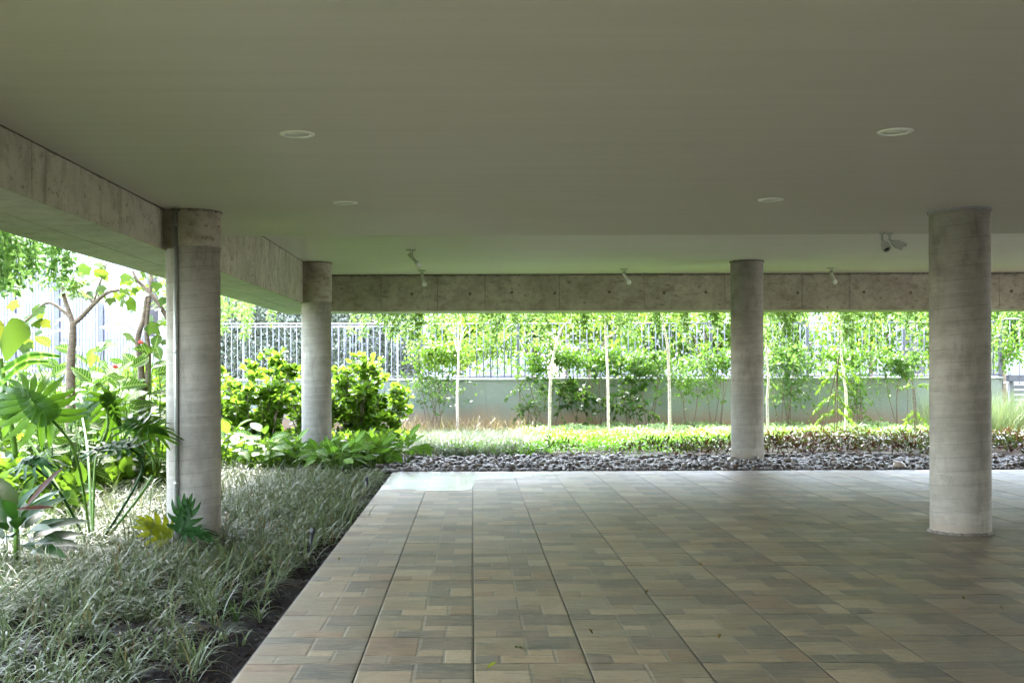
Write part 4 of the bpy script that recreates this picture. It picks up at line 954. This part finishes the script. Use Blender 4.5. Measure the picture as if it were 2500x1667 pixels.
# shrubs against the wall and over the fence
def wall_shrub(label, px, py, hx, hy, Y, n, ca, cb, seed, size=.075, stems=4, tpl=LEAF2, name='leafy_shrub', group='leafy shrubs along the garden wall', base=-.04, mat=None, spread=.26, clumps=14, hang=.35):
    rg = np.random.default_rng(seed); q = random.Random(seed); c0 = P(px, py, Y); rx, rz = 1.18*hx/2820*Y, 1.12*hy/2820*Y; low = py > 920; size *= 1.35; n = int(n*(.75 if low else 1.5)); hx *= 1.15
    t = thing(name, label, 'shrub', (c0.x, Y, base), group); m = MB()
    for k in range(stems):
        b = Vector((c0.x+q.uniform(-.12, .12), Y+q.uniform(-.08, .08), base-.02)); e = c0+Vector((q.uniform(-.7, .7)*rx, q.uniform(-.2, .2), q.uniform(-.3, .6)*rz)); mdp = (b+e)/2+Vector((q.uniform(-.12, .12), 0, q.uniform(0, .15)))
        pts = spline([b, mdp, e], 5); m.tube(pts, [.014-.009*j/(len(pts)-1) for j in range(len(pts))], 6)
    pos = []; D = []
    for k in range(11):
        p0 = c0+Vector((q.uniform(-.8, .8)*rx, q.uniform(-.3, .1), q.uniform(-.6, .7)*rz)); a = q.uniform(0, 6.28); L_ = q.uniform(.35, .85); d0 = Vector((math.cos(a), -.25, math.sin(a)*.7+.15)).normalized(); pts = [p0+d0*(L_*u)+Vector((0, 0, -.35*L_*u*u)) for u in (0, .25, .5, .75, 1)]
        m.tube(pts, [.006, .005, .004, .003, .002], 4)
        for j in range(26):
            u = q.random()*4; i = min(3, int(u)); pos.append(pts[i].lerp(pts[i+1], u-i)); D.append(d0+Vector((q.uniform(-.9, .9), q.uniform(-.9, .9), q.uniform(-.9, .5))))
    pos = np.array([tuple(v) for v in pos]); D = np.array([tuple(v) for v in D]); N = len(pos)
    spr = inst(*tpl, pos, frames(D, rdir(N, rg, .8)), size*(.6+.7*rg.random(N)), cols(N, ca, cb, rg, .3))
    m.build('stem', BARKD, t)
    foliage(t, [spr, cloud(c0, (rx, .38, rz), int(n*.7), size, ca, cb, rg, clumps+10, spread*.85, tpl, hang=hang)], mat or LEAFA)
GB = (.055, .13, .045); GB2 = (.12, .22, .09)
wall_shrub('dark leafy shrub low against the wall beside the forked pale tree', 1050, 945, 75, 45, 27.2, 900, GB, GB2, 41)
wall_shrub('yellow-green shrub above the wall left of the forked pale tree', 1075, 860, 70, 48, 27.4, 1200, GY, GL, 42)
wall_shrub('yellow-green shrub above the wall right of the forked pale tree', 1195, 850, 75, 52, 28.6, 1300, GY, GL, 43)
wall_shrub('thin-stemmed shrub with sparse leaves left of the right-leaning tree', 1300, 965, 45, 55, 27.1, 420, GB, GB2, 44, stems=7)
wall_shrub('dense green shrub above the wall behind the right-leaning tree', 1345, 872, 85, 42, 27.4, 1400, G2, GL, 45)
wall_shrub('dark-leaved shrub low on the wall between the second and third pale trees', 1400, 965, 50, 45, 27.3, 420, GD, GB, 46, .11)
wall_shrub('dense green shrub above the wall behind the third pale tree', 1470, 880, 75, 40, 27.45, 1300, G2, GL, 47)
wall_shrub('trailing dark-leaved shrub right of the third pale tree', 1535, 965, 50, 55, 27.2, 420, GD, GB, 48, .10)
wall_shrub('green shrub above the wall left of the fourth pale tree', 1580, 890, 60, 40, 27.4, 1100, G2, GB2, 49)
wall_shrub('pale-leaved shrub on the wall right of the fourth pale tree', 1680, 925, 70, 55, 27.1, 1100, GB2, GL, 50)
wall_shrub('green shrub above the wall, partly behind the left side of the far right column', 1745, 880, 60, 40, 27.5, 900, G2, GL, 51)
wall_shrub('grey-green shrub low on the wall right of the far right column', 1915, 930, 60, 60, 27.1, 1000, GB, GB2, 52)
wall_shrub('green shrub above the wall right of the far right column', 1925, 880, 70, 35, 27.5, 900, G2, GB2, 53)
wall_shrub('loose pale shrub leaning left, between feathery plant and wall', 2095, 950, 60, 75, 26.9, 1100, GB2, GL, 54)
wall_shrub('green shrub over the coping behind the loose pale shrub', 2070, 880, 80, 35, 27.5, 1000, G2, GL, 55)
wall_shrub('green shrub over the coping beside the right column', 2200, 885, 65, 35, 27.4, 1000, G2, GB2, 56)
wall_shrub('leafy shrub hanging over the gate at the right edge', 2440, 850, 60, 50, 28.0, 700, G2, GL, 57)
# feathery plants with dark canes
def fern_plant(label, canes, sprays, Y, seed, n=60):
    q = random.Random(seed); rg = np.random.default_rng(seed); b = P(*canes[0][0], Y); b.z = -.03
    t = thing('feathery_plant', label, 'plant', b, 'feathery plants with canes')
    for c_ in canes:
        w = [P(x, y, Y) for x, y in c_]; w[0].z = -.05; m = MB(); m.tube(spline(w, 4), .011, 6); m.build('cane', BARKD, t)
    pos = []; D = []
    for (x0, y0, x1, y1) in sprays:
        a, e = P(x0, y0, Y), P(x1, y1, Y+q.uniform(-.3, .3))
        for k in range(n):
            u = q.random(); p = a.lerp(e, u)+Vector((0, 0, .25*math.sin(u*3)*(a-e).length*.3)); s = q.choice((-1, 1)); d = (e-a).normalized()*.7+Vector((q.uniform(-.4, .4), q.uniform(-.6, .6), q.uniform(-.9, .2))); pos.append(p+d*.02); D.append(d)
    pos = np.array([tuple(v) for v in pos]); D = np.array([tuple(v) for v in D]); N = len(pos)
    foliage(t, [inst(*NARROW2, pos, frames(D, rdir(N, rg, .9)), .10*(.6+.7*rg.random(N)), cols(N, (.20, .34, .03), (.30, .42, .05), rg, .3))], LEAFA)
fern_plant('lime feathery plant with dark canes leaning together beside the sixth pale tree', [[(2035, 1052), (2040, 960), (2048, 870), (2050, 800)], [(2002, 1070), (2020, 1000), (2042, 905)], [(2042, 1052), (2044, 950), (2046, 880)]],
    [(2045, 900, 1995, 960), (2045, 905, 2085, 960), (2040, 960, 1985, 1010), (2042, 965, 2075, 1010), (2040, 1000, 1990, 1040), (2040, 1000, 2080, 1035), (2046, 890, 2020, 930), (2048, 880, 2095, 930)], 23.6, 61)
fern_plant('small feathery plant with one dark stem beside the right column', [[(2234, 1075), (2236, 1010), (2232, 950)], [(2233, 960), (2228, 940), (2215, 945)]],
    [(2234, 1000, 2205, 1040), (2234, 1005, 2262, 1045), (2234, 1020, 2200, 1060), (2233, 945, 2200, 950), (2233, 945, 2265, 945)], 23.4, 62, 40)

# hanging creepers along the slab edges
def creeper(label, strands, seed, leaf=.075, ca=GL, cb=GY):
    rg = np.random.default_rng(seed); q = random.Random(seed); x0, y0, zt, ln = strands[0]
    t = thing('hanging_creeper', label, 'creeper', (x0, y0, zt), 'green creepers hanging from the slab edge'); m = MB(); pos = []; D = []
    for (x, y, z, L_) in strands:
        pts = [Vector((x, y, z))]; dx = q.uniform(-.12, .12)
        for k in range(6): pts.append(pts[-1]+Vector((dx*.3+q.uniform(-.04, .04), q.uniform(-.03, .03), -L_/6)))
        m.tube(pts, [.006]*4+[.004, .003, .002], 4)
        nl = int(L_*120)
        for k in range(nl):
            u = q.random()**.8*6; i = min(5, int(u)); p = pts[i].lerp(pts[i+1], u-i); a = q.uniform(0, 6.28); wd = .11*(1-.5*u/6); d = Vector((math.cos(a), math.sin(a), q.uniform(-1.4, .1)))
            pos.append(p+Vector((math.cos(a)*wd*q.random(), math.sin(a)*wd*q.random(), q.uniform(-.03, .03)))); D.append(d)
    pos = np.array([tuple(v) for v in pos]); D = np.array([tuple(v) for v in D]); N = len(pos)
    m.build('stem', STEMG, t); foliage(t, [inst(*LEAF2, pos, frames(D, rdir(N, rg, .6)), leaf*(.6+.8*rg.random(N)), cols(N, ca, cb, rg, .25))], LEAFC)
def row(x0, x1, n, seed, y=23.35, zt=3.2, lo=.55, hi=1.35):
    q = random.Random(seed); out = []
    for k in range(n):
        x = x0+(x1-x0)*(k+q.random())/n; L_ = lo+(hi-lo)*q.random()**2; 
        for j in range(q.choice((1, 2, 3))): out.append((x+q.uniform(-.10, .10), y+q.uniform(-.12, .25), zt, L_*q.uniform(.7, 1.05)))
    return out
creeper('green creeper curtain hanging below the far beam, left half between the far columns', row(-2.4, 1.1, 30, 1), 71)
creeper('green creeper curtain hanging below the far beam, right half between the far columns', row(1.2, 5.2, 36, 2, hi=1.5), 72)
creeper('green creeper curtain hanging between the two right columns', row(5.3, 9.6, 38, 3, hi=1.45), 73)
creeper('green creeper curtain hanging at the right edge beyond the right column', row(9.8, 12.5, 20, 4, hi=1.3), 74)
q = random.Random(9); st = [(-3.95-q.uniform(0, .5), y, 3.3, q.uniform(.7, 1.25)) for y in np.arange(15.2, 22.6, .35)]
creeper('green creeper hanging outside the left beam between the two left columns', st, 75)
st = [(-4.0-q.uniform(0, .9), y, 3.35, q.uniform(.6, 1.15)) for y in np.arange(7.4, 11.8, .03)]
creeper('dense green creeper hanging outside the left beam at the left edge', st, 76, .07, G2, GL)

# garden trees on the left with large lobed leaves
LOB = []
for f in (0.1, .25):
    V = []; F = []; ang = [0, 38, 62, 95, 128, 160]; rad = [1.0, .62, .78, .52, .56, .30]; n = 0
    for u in (.0, .5, 1.0):
        for s in (-1, 1):
            pass
    ring = [(s*rad[k]*.62*math.sin(math.radians(ang[k])), .35+rad[k]*.62*math.cos(math.radians(ang[k])), -f*rad[k]**2*.5+.05*(k % 2)) for s, ks in ((1, range(0, 6)), (-1, range(5, 0, -1))) for k in ks]
    V = [(0, .35, 0)]+ring; n = len(ring); F = [(0, 1+(i+1) % n, 1+i) for i in range(n)]
    me = mesh_np('leaf', V, np.array(F), None, False); me.materials.append(BIGL); LOB.append(me)
def lobed_tree(label, Y, limbs, tips, seed, rads):
    q = random.Random(seed); w0 = P(*limbs[0][0], Y); w0.z = -.08; t = thing('lobed_leaf_tree', label, 'tree', w0)
    for k, l in enumerate(limbs):
        w = [P(x, y, Y) for x, y in l]
        if k == 0: w[0].z = -.1
        pl = spline(w, 6); m = MB(); m.tube(pl, [rads[k]*(1-.45*j/(len(pl)-1)) for j in range(len(pl))], 10); m.build('trunk' if k == 0 else 'branch', BARKD if k < 9 else BARKP, t)
    for (x, y, n, sp) in tips:
        c0 = P(x, y, Y)
        for k in range(n):
            p = c0+Vector((q.uniform(-sp, sp), q.uniform(-.4, .4), q.uniform(-sp, sp)*.8)); a = q.uniform(0, 6.28); d = Vector((math.cos(a), math.sin(a)*.6, q.uniform(-.9, .2)))
            leaf_obj(q.choice(LOB), t, p, d, Vector((q.uniform(-.5, .5), -.55+q.uniform(-.3, .5), .7)), q.uniform(.14, .26))
lobed_tree('forked tree with large lime leaves at left, arms spreading in a Y', 13.2, [[(172, 1060), (172, 915), (177, 830), (178, 783)], [(178, 785), (168, 755), (156, 715), (150, 660)], [(178, 788), (200, 770), (228, 740), (262, 712), (292, 705)], [(228, 740), (244, 690), (262, 640)], [(228, 738), (210, 712), (192, 688)], [(172, 770), (120, 735), (80, 765), (40, 800)]],
    [(70, 755, 11, .24), (190, 690, 9, .17), (30, 810, 11, .22), (215, 700, 5, .12), (235, 660, 8, .16), (120, 790, 5, .14), (150, 690, 7, .18), (285, 700, 6, .14)], 3, [.062, .034, .03, .014, .012, .02])
lobed_tree('two-stemmed tree with yellowing leaves beside the conduit column', 15.0, [[(345, 1010), (345, 915), (336, 830), (352, 770), (362, 700)], [(360, 960), (362, 860), (358, 790), (368, 700), (372, 640)], [(410, 775), (385, 735), (355, 700), (335, 680), (325, 660)]],
    [(340, 720, 6, .16), (385, 770, 7, .14), (310, 690, 7, .16), (385, 700, 5, .16), (330, 665, 5, .15), (300, 800, 3, .1), (392, 820, 3, .1)], 4, [.05, .04, .032])

# hedge, street trees and far greenery
rg = np.random.default_rng(90)
def hedge(label, x0, x1, y, h, n, seed):
    g_ = np.random.default_rng(seed); t = thing('clipped_hedge', label, 'hedge', ((x0+x1)/2, y, 0)); pos = np.stack([g_.uniform(x0, x1, n), y+np.abs(g_.normal(size=n))*.35, 0*g_.random(n)], 1)
    pos[:, 2] = g_.random(n)*(h+.25*np.sin(pos[:, 0]*2.1)); c = cols(n, (.10, .12, .09), (.30, .32, .27), g_, .3)
    V, F, C = inst(*LEAF2, pos, frames(rdir(n, g_, -.1), rdir(n, g_, .5)), .17*(.6+.8*g_.random(n)), c); setp(link('foliage', mesh_np('foliage', V, F, C), LEAFP, t), kind='stuff')
    m = MB()
    for k in range(int((x1-x0)/.6)): m.tube([(x0+.3+k*.6, y+.6, -.1), (x0+.32+k*.6, y+.62, h*.8)], .03, 6)
    m.build('stem', BARKD, t)
hedge('grey-green hedge behind the white fence between the left columns', -9.5, -1.6, 36.5, 3.9, 26000, 91)
def far_tree(label, px, Y, zc, rx, rz, n, ca, cb, seed, size=.16):
    ca = [v*.6 for v in ca]; cb = [v*.6 for v in cb]
    g_ = np.random.default_rng(seed); q = random.Random(seed); x = (px-1153)/2820*Y; t = thing('street_tree', label, 'tree', (x, Y, -.15), 'trees across the street'); m = MB()
    m.tube(spline([(x, Y, -.2), (x+q.uniform(-.2, .2), Y, zc*.5), (x, Y, zc)], 5), [.10-.006*k for k in range(11)], 8); m.build('trunk', BARKD, t)
    m = MB()
    for k in range(6):
        a = k*1.05; m.tube([(x, Y, zc*.6), (x+rx*.6*math.cos(a), Y+rx*.5*math.sin(a), zc+rz*.3*math.sin(k))], [.045, .012], 6)
    m.build('branch', BARKD, t); foliage(t, [cloud((x, Y, zc), (rx, rx*.8, rz), n, size, ca, cb, g_, 16, .24, hang=.4)], LEAFA, 'crown')
for i, (px, Y, zc, rx, rz, n, a, b, lab) in enumerate([
    (1130, 35, 2.5, 1.2, .9, 900, GY, GL, 'street tree with yellow leaves behind the fence near the leftmost slender tree'),
    (1300, 38, 2.9, 1.5, 1.1, 1000, GL, G2, 'street tree with big leaves behind the fence left of the right-leaning tree'),
    (1450, 36, 3.1, 1.4, 1.0, 900, GL, GY, 'street tree behind the fence at the third slender tree'),
    (1590, 39, 3.0, 1.5, 1.1, 900, G2, GL, 'street tree behind the fence left of the fourth slender tree'),
    (1720, 37, 2.8, 1.3, 1.0, 900, GL, GY, 'street tree behind the fence at the far right column'),
    (1930, 38, 2.7, 1.5, 1.1, 900, GB, GB2, 'grey-green street tree behind the fence right of the far right column'),
    (2120, 36, 3.0, 1.4, 1.0, 900, GL, G2, 'street tree behind the fence left of the right column'),
    (2290, 39, 3.0, 1.5, 1.2, 900, G2, GL, 'street tree hidden mostly by the right column'),
    (2460, 37, 3.1, 1.3, 1.0, 700, GL, GB2, 'street tree at the right edge beyond the gate')]): far_tree(lab, px, Y, zc, rx*1.15, rz*1.2, int(n*2.4), a, b, 100+i, .21)

# ------------------------------------------------------------------ small things on the ground
def spike(px, py, Y, h, tilt, label):
    p = P(px, py, Y); p.z = -.09; d = Vector((tilt, 0, 1)).normalized(); t = thing('garden_spike_light', label, 'garden light', p)
    m = MB(); m.tube([p, p+d*(h-.05)], [.017, .018], 12); m.build('post', BPLAST, t)
    m = MB(); m.lathe([(.022, 0), (.024, .01), (.024, .045), (.021, .055), (.014, .055), (.013, .05), (0, .05)], p+d*(h-.05), 16, d); m.build('head', BPLAST, t)
spike(753, 1350, 10.2, .24, .16, 'black garden spike leaning in the soil beside the tiles, nearer one')
spike(896, 1200, 15.0, .24, -.03, 'black garden spike upright in the grass at the far corner of the bed')
FLM = [leaf_mesh('fallen_leaf', leaf_t([(0, .02), (.25, .25), (.6, .3), (.85, .16), (1, .01)], f, d), mt) for f, d, mt in ((.9, -.5, DRY), (.5, .4, mat_leaf('fallen_green_leaf', (.07, .09, .02), (.09, .11, .02), trf=.15)), (.3, -.3, PHY))]
def fallen(px, py, s, k, rz, label):
    Y = 2820*EYE/(py-900); p = P(px, py, Y); p.z = .006
    o = link('fallen_leaf', FLM[k], None, None, p); o.scale = (s, s, s); o.rotation_euler = (.25, .15, rz); setp(o, label, 'leaf')
fallen(1270, 1585, .055, 1, .6, 'curled green fallen leaf upright on a near tile')
fallen(1185, 1632, .06, 2, -1.4, 'flat yellowish fallen leaf on the front-most tile row')
fallen(1445, 1550, .035, 0, .9, 'tiny curled brown leaf scrap right of the green fallen leaf')
fallen(1573, 1453, .035, 0, -.8, 'tiny dry leaf scrap on a tile joint in the middle of the floor')
fallen(1712, 1384, .035, 0, 2.2, 'tiny dry leaf scrap farthest back on the floor')
fallen(2352, 1470, .03, 0, .2, 'dark leaf scrap in front of the right column')
fallen(2448, 1493, .03, 0, 1.2, 'dark leaf scrap near the right picture edge')
fallen(1752, 1562, .03, 0, -.5, 'small dark scrap on the floor right of the tile joint crossing')
fallen(824, 1368, .03, 0, -.5, 'small dark scrap on the leftmost tile row')
